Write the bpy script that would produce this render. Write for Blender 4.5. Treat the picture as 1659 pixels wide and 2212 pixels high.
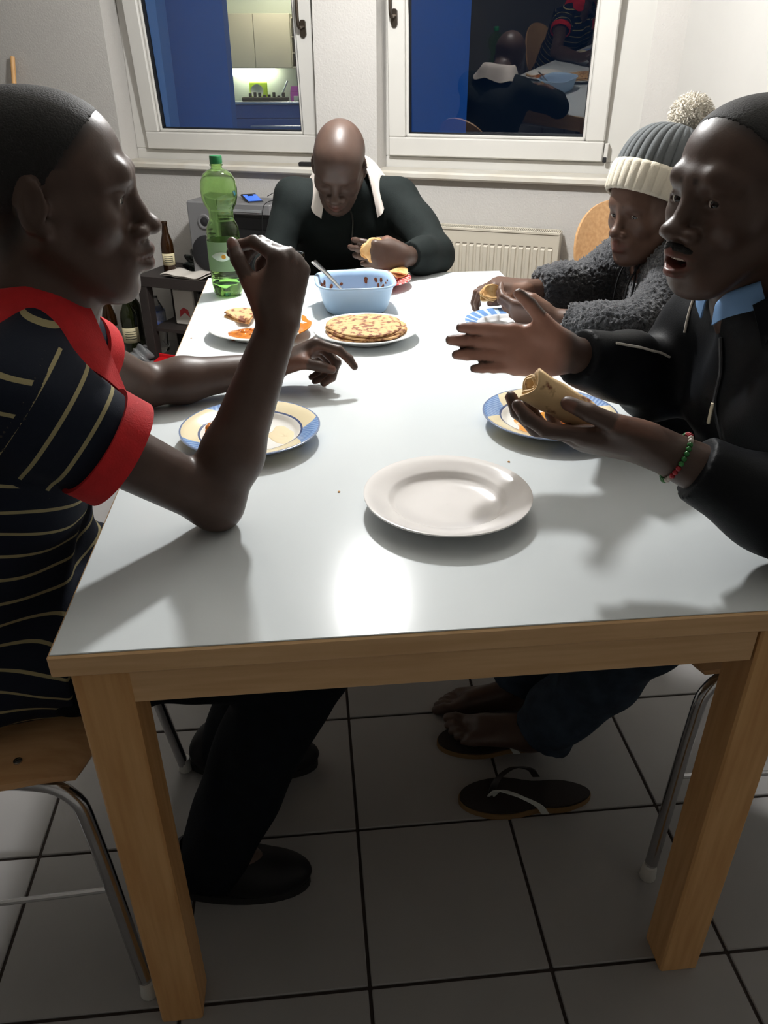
import bpy, math, random
import numpy as np
from mathutils import Matrix, Vector
random.seed(7); rng = np.random.default_rng(7)
for _o in list(bpy.data.objects): bpy.data.objects.remove(_o)
SC = bpy.context.scene
# ------------------------------------------------------------------ camera
CAM_POS = (-.1484, -.6859, 1.3108); CAM_YAW = math.radians(5.52); CAM_PITCH = math.radians(29.8)
_cd = bpy.data.cameras.new('camera'); _cam = bpy.data.objects.new('camera', _cd); SC.collection.objects.link(_cam)
_cam.location = CAM_POS; _cam.rotation_euler = (math.pi/2-CAM_PITCH, math.radians(.13), -CAM_YAW)
_cd.sensor_fit = 'HORIZONTAL'; _cd.sensor_width = 36.0; _cd.lens = 36.0*1677.7/1659.0
_cd.clip_start = .02; _cd.clip_end = 100
SC.camera = _cam
# ------------------------------------------------------------------ world: blue dusk outside
_w = bpy.data.worlds.new('dusk'); SC.world = _w; _w.use_nodes = True
_bg = _w.node_tree.nodes['Background']; _bg.inputs['Color'].default_value = (.10, .28, .62, 1); _bg.inputs['Strength'].default_value = .5
# ------------------------------------------------------------------ exposure
SC.view_settings.view_transform = 'Standard'; SC.view_settings.look = 'None'
SC.view_settings.gamma = 1; SC.view_settings.use_curve_mapping = False
SC.view_settings.exposure = 0.45
LAMP_POS = (.038, 1.74, 1.99); LAMP_STRENGTH = 640.0      # the one ceiling lamp of the room
SC.cycles.use_denoising = True
SC.cycles.max_bounces = 8; SC.cycles.transmission_bounces = 8; SC.cycles.glossy_bounces = 4; SC.cycles.diffuse_bounces = 4
SC.cycles.caustics_reflective = False; SC.cycles.sample_clamp_indirect = 6
# ------------------------------------------------------------------ helpers
COL = bpy.context.scene.collection
V = lambda *a: np.array(a, float)
def unit(v):
    v = np.asarray(v, float); return v/np.linalg.norm(v)

def link(name, me, mat=None, parent=None):
    o = bpy.data.objects.new(name, me); COL.objects.link(o)
    if mat is not None and me is not None and len(me.materials) == 0: me.materials.append(mat)
    if parent is not None: o.parent = parent
    return o
def tag(o, label, cat, group=None, kind=None):
    o['label'] = label; o['category'] = cat
    if group: o['group'] = group
    if kind: o['kind'] = kind
    return o
def thing(name, label, cat, loc=(0,0,0), rz=0.0, group=None):
    o = bpy.data.objects.new(name, None); COL.objects.link(o)
    o.empty_display_size = .05
    o.location = loc; o.rotation_euler = (0,0,rz)
    return tag(o, label, cat, group)
def structure(name, parent=None):
    o = bpy.data.objects.new(name, None); COL.objects.link(o); o['kind'] = 'structure'; o.empty_display_size = .05
    return o

class MB:
    """collects shapes into one mesh"""
    def __init__(s): s.v = []; s.f = []; s.m = []; s.cur = 0
    def add(s, verts, faces):
        b = len(s.v); s.v += [tuple(map(float, p)) for p in verts]
        s.f += [tuple(b+i for i in f) for f in faces]; s.m += [s.cur]*len(faces)
        return s
    def box(s, c, d, R=None, bevel=0.0):
        c = np.asarray(c, float); h = np.asarray(d, float)/2
        if bevel <= 0:
            P = np.array([[x,y,z] for x in (-1,1) for y in (-1,1) for z in (-1,1)])*h
            F = [(0,1,3,2),(4,6,7,5),(0,4,5,1),(2,3,7,6),(0,2,6,4),(1,5,7,3)]
        else:
            b = min(bevel, h.min()*.98); P = []; idx = {}
            for x in (-1,1):
                for y in (-1,1):
                    for z in (-1,1):
                        sg = np.array([x,y,z])
                        for a in range(3):
                            q = sg*(h-b); q[a] = sg[a]*h[a]
                            idx[(x,y,z,a)] = len(P); P.append(q)
            F = []
            for a in range(3):
                u, w = (a+1)%3, (a+2)%3
                for sg in (-1,1):
                    def k(su,sw):
                        t = [0,0,0]; t[a]=sg; t[u]=su; t[w]=sw; return idx[(*t,a)]
                    q = [k(-1,-1),k(1,-1),k(1,1),k(-1,1)]
                    F.append(q if sg > 0 else q[::-1])
            for a in range(3):                       # edges
                u, w = (a+1)%3, (a+2)%3
                for su in (-1,1):
                    for sw in (-1,1):
                        def kk(sa, ax):
                            t=[0,0,0]; t[a]=sa; t[u]=su; t[w]=sw; return idx[(*t,ax)]
                        q = [kk(-1,u),kk(1,u),kk(1,w),kk(-1,w)]
                        F.append(q if su*sw < 0 else q[::-1])
            for x in (-1,1):
                for y in (-1,1):
                    for z in (-1,1):
                        q = [idx[(x,y,z,a)] for a in range(3)]
                        F.append(q if x*y*z > 0 else q[::-1])
            P = np.array(P)
        if R is not None: P = P @ np.asarray(R, float).T
        return s.add(P+c, F)
    def lathe(s, prof, n=32, c=(0,0,0), R=None, close=True, fr=None):
        """prof: list of (radius, z); fr(theta,r,z) optional modulated radius"""
        P = []; N = len(prof)
        for r, z in prof:
            for i in range(n):
                t = 2*math.pi*i/n; rr = r if fr is None else fr(t, r, z)
                P.append((rr*math.cos(t), rr*math.sin(t), z))
        F = []
        for j in range(N-1):
            for i in range(n):
                a, b = j*n+i, j*n+(i+1)%n
                F.append((a, b, b+n, a+n))
        if close:
            F.append(tuple(range(n))[::-1]); F.append(tuple((N-1)*n+i for i in range(n)))
        P = np.array(P)
        if R is not None: P = P @ np.asarray(R, float).T
        return s.add(P+np.asarray(c, float), F)
    def tube(s, pts, r, n=10, closed=False, caps=True):
        pts = [np.asarray(p, float) for p in pts]; m = len(pts)
        rr = r if hasattr(r, '__len__') else [r]*m
        T = []
        for i in range(m):
            a = pts[(i-1) % m] if (closed or i > 0) else pts[i]
            b = pts[(i+1) % m] if (closed or i < m-1) else pts[i]
            T.append(unit(b-a))
        up = np.array([0,0,1.0]) if abs(T[0][2]) < .9 else np.array([1.0,0,0])
        u = unit(np.cross(up, T[0])); P = []
        for i in range(m):
            u = unit(u - (u@T[i])*T[i]); w = np.cross(T[i], u)
            for k in range(n):
                t = 2*math.pi*k/n; P.append(pts[i] + rr[i]*(math.cos(t)*u+math.sin(t)*w))
        F = []
        for i in range(m if closed else m-1):
            for k in range(n):
                a, b = i*n+k, i*n+(k+1)%n; c2, d = ((i+1)%m)*n+(k+1)%n, ((i+1)%m)*n+k
                F.append((a, b, c2, d))
        if caps and not closed:
            F.append(tuple(range(n))[::-1]); F.append(tuple((m-1)*n+k for k in range(n)))
        return s.add(P, F)
    def prism(s, poly, z0, z1, R=None, c=(0,0,0)):
        n = len(poly); P = np.array([(x,y,z0) for x,y in poly]+[(x,y,z1) for x,y in poly], float)
        F = [tuple(range(n))[::-1], tuple(range(n,2*n))]+[(i,(i+1)%n,n+(i+1)%n,n+i) for i in range(n)]
        if R is not None: P = P @ np.asarray(R, float).T
        return s.add(P+np.asarray(c, float), F)
    def sheet(s, G, th=0.0, wrap=False):
        """G: array (m,n,3) of points; th: thickness along the normals"""
        G = np.asarray(G, float); m, n = G.shape[:2]
        du = np.gradient(G, axis=0); dv = np.gradient(G, axis=1) if not wrap else (np.roll(G,-1,1)-np.roll(G,1,1))
        nn = np.cross(du, dv); nn /= np.linalg.norm(nn, axis=2, keepdims=True)+1e-12
        def quads(off, flip):
            F = []
            for i in range(m-1):
                for j in range(n if wrap else n-1):
                    a, b, c2, d = off+i*n+j, off+i*n+(j+1)%n, off+(i+1)*n+(j+1)%n, off+(i+1)*n+j
                    F.append((a,d,c2,b) if not flip else (a,b,c2,d))
            return F
        if th == 0: return s.add(G.reshape(-1,3), quads(0, False))
        A = (G+nn*th/2).reshape(-1,3); B = (G-nn*th/2).reshape(-1,3); N = m*n
        F = quads(0, False)+quads(N, True)
        border = []
        for j in range(n if wrap else n-1):
            border += [(j,(j+1)%n), ((m-1)*n+(j+1)%n,(m-1)*n+j)]
        if not wrap:
            for i in range(m-1): border += [((i+1)*n,i*n),(i*n+n-1,(i+1)*n+n-1)]
        F += [(a,b,N+b,N+a) for a,b in border]
        return s.add(np.vstack([A,B]), F)
    def mesh(s, name, mats=(), smooth=False, sharp=35):
        me = bpy.data.meshes.new(name); me.from_pydata(s.v, [], s.f)
        for m in (mats if isinstance(mats, (list,tuple)) else [mats]): me.materials.append(m)
        if len(set(s.m)) > 1: me.polygons.foreach_set('material_index', s.m)
        me.update()
        if smooth:
            me.polygons.foreach_set('use_smooth', [True]*len(me.polygons))
            if sharp: me.set_sharp_from_angle(angle=math.radians(sharp))
        return me
    def build(s, name, mat, parent=None, smooth=False, sharp=35):
        return link(name, s.mesh(name, mat, smooth, sharp), None, parent)

def copy_tree(o, parent=None):
    c = o.copy(); COL.objects.link(c); c.parent = parent
    for ch in list(o.children):
        if ch is not c: copy_tree(ch, c)
    return c
def rotz(a):
    c, s_ = math.cos(a), math.sin(a); return np.array([[c,-s_,0],[s_,c,0],[0,0,1.0]])
def rotx(a):
    c, s_ = math.cos(a), math.sin(a); return np.array([[1.0,0,0],[0,c,-s_],[0,s_,c]])
def roty(a):
    c, s_ = math.cos(a), math.sin(a); return np.array([[c,0,s_],[0,1.0,0],[-s_,0,c]])
def spline(pts, n=8):
    """Catmull-Rom through the points"""
    P = [np.asarray(p, float) for p in pts]; P = [2*P[0]-P[1]]+P+[2*P[-1]-P[-2]]; out = []
    for i in range(1, len(P)-2):
        for k in range(n):
            t = k/n; a,b,c,d = P[i-1],P[i],P[i+1],P[i+2]
            out.append(.5*((2*b)+(-a+c)*t+(2*a-5*b+4*c-d)*t*t+(-a+3*b-3*c+d)*t**3))
    out.append(P[-2]); return out

# ------------------------------------------------------------------ materials
def srgb(r, g, b):
    f = lambda c: (c/255/12.92) if c/255 <= .04045 else ((c/255+.055)/1.055)**2.4
    return (f(r), f(g), f(b), 1)
def mat(name, col, rough=.5, metal=0.0, spec=.5, noise=0.0, nscale=8.0, bump=0.0, bscale=60.0, coat=0.0, sheen=0.0,
        trans=0.0, ior=1.45, alpha=1.0, emit=None, estr=0.0, col2=None, stretch=None, attr=None, bdist=.002):
    m = bpy.data.materials.new(name); m.use_nodes = True; nt = m.node_tree; N = nt.nodes; L = nt.links
    b = N['Principled BSDF']
    b.inputs['Base Color'].default_value = col; b.inputs['Roughness'].default_value = rough
    b.inputs['Metallic'].default_value = metal; b.inputs['Specular IOR Level'].default_value = spec
    b.inputs['Coat Weight'].default_value = coat; b.inputs['Sheen Weight'].default_value = sheen
    b.inputs['Transmission Weight'].default_value = trans; b.inputs['IOR'].default_value = ior
    b.inputs['Alpha'].default_value = alpha
    if emit: b.inputs['Emission Color'].default_value = emit; b.inputs['Emission Strength'].default_value = estr
    src = None
    if noise > 0 or bump > 0 or col2:
        tc = N.new('ShaderNodeTexCoord'); vec = tc.outputs['Object']
        if stretch:
            mp = N.new('ShaderNodeMapping'); mp.inputs['Scale'].default_value = stretch
            L.new(vec, mp.inputs['Vector']); vec = mp.outputs['Vector']
    if noise > 0 or col2:
        nz = N.new('ShaderNodeTexNoise'); nz.inputs['Scale'].default_value = nscale; nz.inputs['Detail'].default_value = 5
        L.new(vec, nz.inputs['Vector'])
        mx = N.new('ShaderNodeMix'); mx.data_type = 'RGBA'
        c2 = col2 if col2 else tuple(c*(1-noise) for c in col[:3])+(1,)
        mx.inputs['A'].default_value = col; mx.inputs['B'].default_value = c2
        rp = N.new('ShaderNodeMapRange'); rp.inputs['From Min'].default_value = .35; rp.inputs['From Max'].default_value = .65
        L.new(nz.outputs['Fac'], rp.inputs['Value']); L.new(rp.outputs['Result'], mx.inputs['Factor'])
        src = mx.outputs['Result']; L.new(src, b.inputs['Base Color'])
    if attr:
        at = N.new('ShaderNodeAttribute'); at.attribute_name = attr
        m2 = N.new('ShaderNodeMix'); m2.data_type = 'RGBA'; m2.blend_type = 'MULTIPLY'; m2.inputs['Factor'].default_value = 1
        if src: L.new(src, m2.inputs['A'])
        else: m2.inputs['A'].default_value = col
        L.new(at.outputs['Color'], m2.inputs['B']); L.new(m2.outputs['Result'], b.inputs['Base Color'])
    if bump > 0:
        nb = N.new('ShaderNodeTexNoise'); nb.inputs['Scale'].default_value = bscale; nb.inputs['Detail'].default_value = 4
        L.new(vec, nb.inputs['Vector'])
        bp = N.new('ShaderNodeBump'); bp.inputs['Strength'].default_value = bump; bp.inputs['Distance'].default_value = bdist
        L.new(nb.outputs['Fac'], bp.inputs['Height']); L.new(bp.outputs['Normal'], b.inputs['Normal'])
    return m
def glass_mat(name, col, rough=.02, ior=1.45, shadow=.75):
    """clear tinted glass or plastic: refraction at the surface"""
    m = bpy.data.materials.new(name); m.use_nodes = True
    b = m.node_tree.nodes['Principled BSDF']
    b.inputs['Base Color'].default_value = col; b.inputs['Roughness'].default_value = rough
    b.inputs['Transmission Weight'].default_value = 1; b.inputs['IOR'].default_value = ior
    return m
# ------------------------------------------------------------------ materials of the place
M = {}
M['plaster'] = mat('white woodchip plaster', srgb(190,187,183), .85, noise=.04, nscale=3, bump=.55, bscale=130, bdist=.004)
M['paint'] = mat('white paint', srgb(190,188,184), .6, noise=.03, nscale=4, bump=.1, bscale=40)
M['ceil'] = mat('ceiling paint', srgb(225,222,216), .9)
M['back'] = mat('grey painted wall', srgb(176,172,166), .9)
M['pvc'] = mat('white window plastic', srgb(202,200,195), .35, noise=.03, nscale=6)
M['sillm'] = mat('sill stone white', srgb(202,199,192), .4, noise=.1, nscale=5, col2=srgb(190,183,168))
M['gasket'] = mat('black rubber', srgb(22,22,24), .6)
M['brass'] = mat('dull handle metal', srgb(88,80,72), .32, metal=.9)
M['tile'] = mat('floor tile', srgb(148,146,145), .42, noise=.05, nscale=9, spec=.3)
M['grout'] = mat('dark grout', srgb(50,42,38), .9)
M['pane'] = glass_mat('window glass', (1,1,1,1), 0.0, 1.62)
M['enamel'] = mat('radiator enamel', srgb(198,191,176), .38, noise=.03, nscale=5)
M['slot'] = mat('radiator slot dark', srgb(120,112,100), .8)

WO = V(.215, 3.113, 0); TH = math.radians(24)
WE = V(math.cos(TH), -math.sin(TH), 0); WN = V(math.sin(TH), math.cos(TH), 0)
WR = np.stack([WE, WN, V(0,0,1)], 1)
def wp(u, v, w): return WO+WE*u+WN*w+V(0,0,v)
def wbox(b, u0, u1, v0, v1, w0, w1, bevel=0):
    return b.box(wp((u0+u1)/2, (v0+v1)/2, (w0+w1)/2), (u1-u0, w1-w0, v1-v0), WR, bevel)

# floor: individual tiles over dark grout
TS = .305
b = MB(); b.box((-.45,.4,-.03), (4.4,9.2,.056)); flo = b.build('floor', M['grout']); flo['kind'] = 'structure'
tb = MB(); tb.box((0,0,-.004), (TS-.006, TS-.006, .012), None, .0015); tme = tb.mesh('tile', M['tile'])
for i in range(-8, 9):
    for j in range(-10, 14):
        x = (i-.345+.5)*TS; y = (j+.10+.5)*TS
        if not (-1.9 < x < 1.35): continue
        if (V(x,y,0)-WO)@WN > .15: continue
        o = link('tile', tme, None, flo); o.location = (x, y, 0)

# window wall (runs askew to the table), with two openings
b = MB()
wbox(b, -2.75, 1.34, 0, .878, 0, .3)
wbox(b, -2.75, -1.371, .878, 2.5, 0, .3)
wbox(b, -.318, -.03, .878, 2.5, 0, .3)
wbox(b, 1.085, 1.34, .878, 2.5, 0, .3)
wbox(b, -1.371, -.318, 2.12, 2.5, 0, .3)
wbox(b, -.03, 1.085, 2.12, 2.5, 0, .3)
o = b.build('wall_back', M['plaster']); o['kind'] = 'structure'
b = MB(); b.box((1.314+.05, -.4, 1.25), (.1, 6.4, 2.5)); o = b.build('wall_right', M['paint']); o['kind'] = 'structure'
b = MB(); b.box((-1.83, .95, 1.25), (.1, 6.7, 2.5)); o = b.build('wall_left', mat('grey side wall', srgb(136,134,130), .9)); o['kind'] = 'structure'
b = MB(); b.box((-.5, -2.45, 1.25), (4.2, .1, 2.5)); o = b.build('wall_front', mat('bright wall behind the camera', srgb(200,198,194), .9)); o['kind'] = 'structure'
b = MB(); b.box((-.5, .4, 2.55), (4.2, 8.6, .1)); o = b.build('ceiling', M['ceil']); o['kind'] = 'structure'

# window sill, one ledge under both windows
b = MB(); wbox(b, -1.46, 1.2, .878, .910, -.042, .125, .008)
o = b.build('trim_1', M['sillm'], None, True); o['kind'] = 'structure'; o['label'] = 'long white window sill with rounded front edge'

def window(name, u0, u1, su0, su1, tilt, lean=0.0):
    root = structure(name); root.location = tuple(wp(u0, .91, .14))
    L = root.location
    def P(bm, nm, m, par=root, sm=False):
        me = bm.mesh(nm, m, sm); o = link(nm, me, None, par)
        o.matrix_parent_inverse = Matrix.Translation(-Vector(L)) if par is root else Matrix.Identity(4)
        return o
    f0, f1, d0, d1 = .905, 2.12, .125, .2
    for nm, (a,b_,c,d) in (('frame_bar', (u0,u1,f0,f0+.05)), ('frame_bar', (u0,u1,f1-.05,f1)), ('frame_bar', (u0,su0+.03,f0+.05,f1-.05)), ('frame_bar', (su1-.03,u1,f0+.05,f1-.05))):
        bm = MB(); wbox(bm, a, b_, c, d, d0, d1, .004); P(bm, nm, M['pvc'])
    # sash: built upright, then tilted inwards about its lower edge
    v0, v1, w0, w1 = .962, 2.09, .095, .165
    hin = wp(0, v0, w1); Rt = Matrix.Rotation(tilt, 4, Vector(WE))
    T = Matrix.Translation(Vector(hin)) @ Rt @ Matrix.Translation(-Vector(hin))
    bw = .078
    bars = [(su0,su1,v0,v0+bw), (su0,su1,v1-bw,v1), (su0,su0+bw,v0+bw,v1-bw), (su1-bw,su1,v0+bw,v1-bw)]
    sash = None
    for a,b_,c,d in bars:
        bm = MB(); wbox(bm, a, b_, c, d, w0, w1, .005)
        nm = 'sash_bar'; me = bm.mesh(nm, M['pvc']); me.transform(T); P(_M(me), nm, None)
    g = .0
    for a,b_,c,d in [(su0+bw,su1-bw,v0+bw,v0+bw+.014), (su0+bw,su1-bw,v1-bw-.014,v1-bw), (su0+bw,su0+bw+.014,v0+bw,v1-bw), (su1-bw-.014,su1-bw,v0+bw,v1-bw)]:
        bm = MB(); wbox(bm, a, b_, c, d, w0+.012, w1-.01, .004); me = bm.mesh('glazing_bead', M['pvc']); me.transform(T); P(_M(me), 'glazing_bead', None)
    for a,b_,c,d in [(su0+bw+.014,su1-bw-.014,v0+bw+.014,v0+bw+.018), (su0+bw+.014,su0+bw+.018,v0+bw+.014,v1-bw-.014), (su1-bw-.018,su1-bw-.014,v0+bw+.014,v1-bw-.014)]:
        bm = MB(); wbox(bm, a, b_, c, d, w0+.02, w1-.02); me = bm.mesh('rubber_seal', M['gasket']); me.transform(T); P(_M(me), 'rubber_seal', None)
    bm = MB(); wbox(bm, su0+bw+.01, su1-bw-.01, v0+bw+.01, v1-bw-.01, w0+.034, w0+.040); me = bm.mesh('glass_pane', M['pane']); h2 = Vector(wp(0, 1.2, w0+.037)); me.transform(T @ Matrix.Translation(h2) @ Matrix.Rotation(lean, 4, Vector(WE)) @ Matrix.Translation(-h2)); P(_M(me), 'glass_pane', None)
    return root, T
class _M:
    def __init__(s, me): s.me = me
    def mesh(s, *a): return s.me

def handle(root, T, u, v):
    bm = MB()
    pts = []
    prof = [(.0135*math.cos(t)+0, (.034-.0135)*(1 if math.sin(t) > 0 else -1)+.0135*math.sin(t)) for t in np.linspace(0, 2*math.pi, 24, endpoint=False)]
    Rp = np.stack([WE, V(0,0,1), -WN], 1)
    bm.prism(prof, 0, .011, Rp, wp(u, v, .096))
    bm.lathe([(.008,0),(.008,.04),(.006,.042)], 14, wp(u, v+.006, .09), Rp)
    bm.tube(spline([wp(u, v+.006, .055), wp(u-.003, v+.012, .05), wp(u-.004, v+.03, .047), wp(u-.004, v+.12, .047)], 6), [.0075]*18+[.006], 10)
    me = bm.mesh('handle', M['brass'], True); me.transform(T); o = link('handle', me, None, root)
    o.matrix_parent_inverse = Matrix.Translation(-Vector(root.location))
w1, T1 = window('window_1', -1.371, -.318, -1.285, -.348, math.radians(4.6))
handle(w1, T1, -.385, 1.465)
w2, T2 = window('window_2', -.03, 1.085, -.006, .948, math.radians(3.2), math.radians(3.4))
handle(w2, T2, .03, 1.495)
b = MB(); wbox(b, .952, .968, .965, 1.03, .088, .125, .002); o = b.build('hinge', M['pvc'], w2); o.matrix_parent_inverse = Matrix.Translation(-Vector(w2.location))
b = MB(); wbox(b, .95, .966, .958, .978, .084, .1, .002); o = b.build('hinge_pin', M['gasket'], w2); o.matrix_parent_inverse = Matrix.Translation(-Vector(w2.location))

# radiator
def at_root(o, root): o.parent = root; o.matrix_parent_inverse = Matrix.Translation(-Vector(root.location)); return o
rad = thing('radiator', 'cream panel radiator with vertical ribs under the window sill', 'radiator', wp(.46, .1, -.06))
u0, u1, v0, v1 = .10, .822, .12, .685
b = MB()
wbox(b, u0, u1, v0, v1, -.1, -.09)
nr = 22; st = (u1-u0-.03)/nr
for i in range(nr):
    a = u0+.015+i*st; P0 = []
    for (du, dw) in ((.12,0),(.26,-.007),(.74,-.007),(.88,0)): P0.append((a+du*st, dw))
    va, vb = v0+.03, v1-.055
    G = np.array([[wp(uu, vv, -.1+(ww if 0 < k < 3 else 0)) for uu, ww in P0] for k, vv in enumerate((va, va+.02, vb-.008, vb))])
    b.sheet(G)
at_root(b.build('front_panel', M['enamel'], None), rad)
b = MB()
for i in range(nr):
    a = u0+.015+i*st; wbox(b, a+.2*st, a+.8*st, v1-.0555, v1-.05, -.1012, -.095)
at_root(b.build('rib_slots', M['slot'], None), rad)
for a, c in ((u0-.006, u0), (u1, u1+.006)):
    b = MB(); wbox(b, a, c, v0-.005, v1+.008, -.104, -.02, .002); at_root(b.build('side_cover', M['enamel']), rad)
b = MB(); wbox(b, u0-.006, u1+.006, v1, v1+.012, -.104, -.096, .002); wbox(b, u0, u1, v1, v1+.012, -.03, -.02, .002)
n = 90
for i in range(n):
    a = u0+(u1-u0)*(i+.5)/n; wbox(b, a-.0022, a+.0022, v1+.004, v1+.012, -.097, -.03)
at_root(b.build('top_grille', M['enamel']), rad)
b = MB(); wbox(b, u0+.02, u1-.02, v0+.02, v1-.02, -.088, -.03); at_root(b.build('rear_panel', M['enamel']), rad)
for a in (.25, .68):
    b = MB(); wbox(b, a-.02, a+.02, .3, .5, -.03, .012); at_root(b.build('wall_bracket', M['enamel']), rad)
b = MB(); b.tube(spline([wp(.80,.14,-.065), wp(.845,.13,-.065), wp(.86,.09,-.065), wp(.86,.0,-.065)], 5), .009, 10); at_root(b.build('feed_pipe', M['enamel'], None, True), rad)
# ------------------------------------------------------------------ outside: blue dusk courtyard and a lit kitchen across it
M['facade_blue'] = mat('blue render facade', srgb(96,146,196), .9, noise=.05, nscale=.7)
M['facade_grey'] = mat('pale blue grey corner', srgb(180,196,214), .9)
M['facade_dark'] = mat('dark facade', srgb(34,36,42), .9)
M['k_white'] = mat('kitchen cream front', srgb(196,188,165), .5)
M['k_blue'] = mat('kitchen blue front', srgb(58,92,160), .5)
M['k_wall'] = mat('kitchen tiles', srgb(206,212,196), .4)
M['k_dark'] = mat('kitchen dark clutter', srgb(64,60,48), .6)
M['k_lime'] = mat('lime plastic', srgb(190,220,60), .5)
M['k_pink'] = mat('pink carton', srgb(196,90,180), .5)
M['k_metal'] = mat('kitchen metal', srgb(200,205,210), .25, metal=.8)
M['k_tube'] = mat('kitchen tube light', (1,1,.95,1), .5, emit=(.93,1,.88,1), estr=7.0)
M['k_fillm'] = mat('added kitchen fill glow', (1,1,1,1), .5, emit=(1,.95,.82,1), estr=34.0)
KA = math.radians(5.5)          # the building across stands a little askew
FWX = V(math.sin(KA), math.cos(KA), 0); FRX = V(math.cos(KA), -math.sin(KA), 0); KR = np.stack([FRX, FWX, V(0,0,1)], 1)
KO = V(1.004, 11.259, 0)                # reference point on the front of the building across the courtyard
def kb(b, x0, x1, z0, z1, y0, y1, bevel=0): return b.box(KO+FRX*((x0+x1)/2)+FWX*((y0+y1)/2)+V(0,0,(z0+z1)/2), (x1-x0, y1-y0, z1-z0), KR, bevel)
o = MB(); kb(o, -4.6, -1.71, -3, 7, -2.2, -1.9); o = o.build('wall_courtyard_blue', M['facade_blue']); o['kind'] = 'structure'
o = MB(); kb(o, -3.0, -2.31, -3, 7, -2.62, -2.2); o = o.build('trim_courtyard_corner', M['facade_grey']); o['kind'] = 'structure'
o = MB(); kb(o, -.9, .22, -3, 7, .2, .4); kb(o, 1.1, 9, -3, 7, -.2, .4); o = o.build('wall_courtyard_dark', M['facade_dark']); o['kind'] = 'structure'
o = MB(); kb(o, .2, 1.1, -3, 7, -.4, .3); o = o.build('wall_courtyard_pier', M['facade_blue']); o['kind'] = 'structure'
o = MB(); kb(o, -12, 12, -3.2, -3, -11, 3); o = o.build('courtyard_ground', M['facade_dark']); o['kind'] = 'structure'
# kitchen room behind the facade opening
for nm, bx_ in (('wall_kitchen_floor', (-2.6,-.9,-.2,0,0,1.5)), ('wall_kitchen_ceiling', (-2.6,-.9,2.5,2.6,0,1.5)), ('wall_kitchen_left', (-2.7,-2.6,-.2,2.6,0,1.5)), ('wall_kitchen_right', (-.95,-.85,-.2,2.6,0,1.5)), ('wall_kitchen_back', (-2.6,-.9,-.2,2.6,1.502,1.6))):
    o = MB(); kb(o, *bx_); o = o.build(nm, M['k_wall']); o['kind'] = 'structure'
def kthing(nm, label, cat, x, z, y): return thing(nm, label, cat, KO+FRX*x+FWX*y+V(0,0,z))
def kpart(bm, nm, m, root): return at_root2(bm.build(nm, m), root)
def at_root2(o, root): o.parent = root; o.matrix_parent_inverse = Matrix.Translation(-Vector(root.location)); return o
t = kthing('kitchen_wall_cabinet', 'cream wall cabinet with two doors in the kitchen seen through the left window', 'cabinet', -1.6, 1.3, 1.3)
b = MB(); kb(b, -2.5, -1.345, 1.302, 1.98, 1.12, 1.5); kpart(b, 'body', M['k_white'], t)
for a, c in ((-2.5,-1.875),(-1.868,-1.345)):
    b = MB(); kb(b, a, c, 1.305, 1.975, 1.1, 1.12, .004); d = kpart(b, 'door', M['k_white'], t)
t = kthing('kitchen_shelf_unit', 'narrow open shelf full of jars beside the cream wall cabinet', 'shelf', -1.2, 1.3, 1.3)
b = MB(); kb(b, -1.343, -1.0, 1.302, 1.325, 1.12, 1.5); kb(b, -1.343, -1.33, 1.3, 1.94, 1.12, 1.5); kb(b, -1.343, -1.0, 1.92, 1.94, 1.12, 1.5); kb(b, -1.343, -1.0, 1.49, 1.5, 1.12, 1.5); kb(b, -1.343, -1.0, 1.69, 1.7, 1.12, 1.5)
kpart(b, 'shelf_frame', M['k_white'], t)
jc = [srgb(120,40,34), srgb(150,140,110), srgb(110,80,30), srgb(70,72,80), srgb(90,50,40), srgb(130,126,118)]
for i in range(6):
    x = -1.27+.1*(i%2); z = (1.326,1.501,1.701)[i//2]
    o = MB().lathe([(.035,0),(.04,.01),(.04,.11),(.03,.13),(.03,.15)], 12, KO+FRX*x+FWX*1.25+V(0,0,z)).build('kitchen_jar', mat('jar colour', jc[i], .4), None, True)
    tag(o, 'small jar on the kitchen shelf: '+('lower left','lower right','middle left','middle right','top left','top right')[i]+' one', 'jar', 'jars on the far kitchen shelf')
t = kthing('kitchen_base_unit', 'blue kitchen base cabinet with a long bar handle seen through the left window', 'cabinet', -1.6, 0, 1.3)
b = MB(); kb(b, -2.55, -.97, .0, .84, .92, 1.5); kpart(b, 'body', M['k_blue'], t)
b = MB(); kb(b, -2.5, -.98, .66, .835, .9, .92, .004); d = kpart(b, 'drawer', M['k_blue'], t)
b = MB(); kb(b, -2.5, -.98, .02, .65, .9, .92, .004); d = kpart(b, 'door', M['k_blue'], t)
b = MB(); kb(b, -1.98, -1.06, .54, .56, .86, .875, .003); kb(b, -1.9, -1.88, .54, .56, .875, .9); kb(b, -1.16, -1.14, .54, .56, .875, .9); kpart(b, 'bar_handle', M['k_metal'], t)
b = MB(); kb(b, -2.55, -.97, .84, .875, .88, 1.5, .004); o = b.build('kitchen_worktop', M['k_metal']); tag(o, 'grey worktop with bright edge in the far kitchen', 'worktop')
b = MB(); kb(b, -2.3, -1.60, 1.20, 1.298, 1.3, 1.38, .03); o = b.build('kitchen_tube_light', M['k_tube'], None); tag(o, 'glowing white strip light under the cream wall cabinet', 'light')
b = MB(); b.lathe([(.01,-.16),(.1,-.12),(.13,-.04),(.1,.03),(.02,.05)], 16, KO+FRX*(-1.5)+FWX*.55+V(0,0,2.44)); o = b.build('kitchen_fill_lamp', M['k_fillm'], None, True); tag(o, 'added round fill lamp near the ceiling of the far kitchen', 'lamp')  # added lamp above the view, brightens the far kitchen cabinets
b = MB(); kb(b, -2.03, -1.76, .878, 1.12, 1.36, 1.4, .01); o = b.build('chopping_board', M['k_lime']); tag(o, 'lime green board leaning against the far kitchen wall', 'board')
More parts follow.
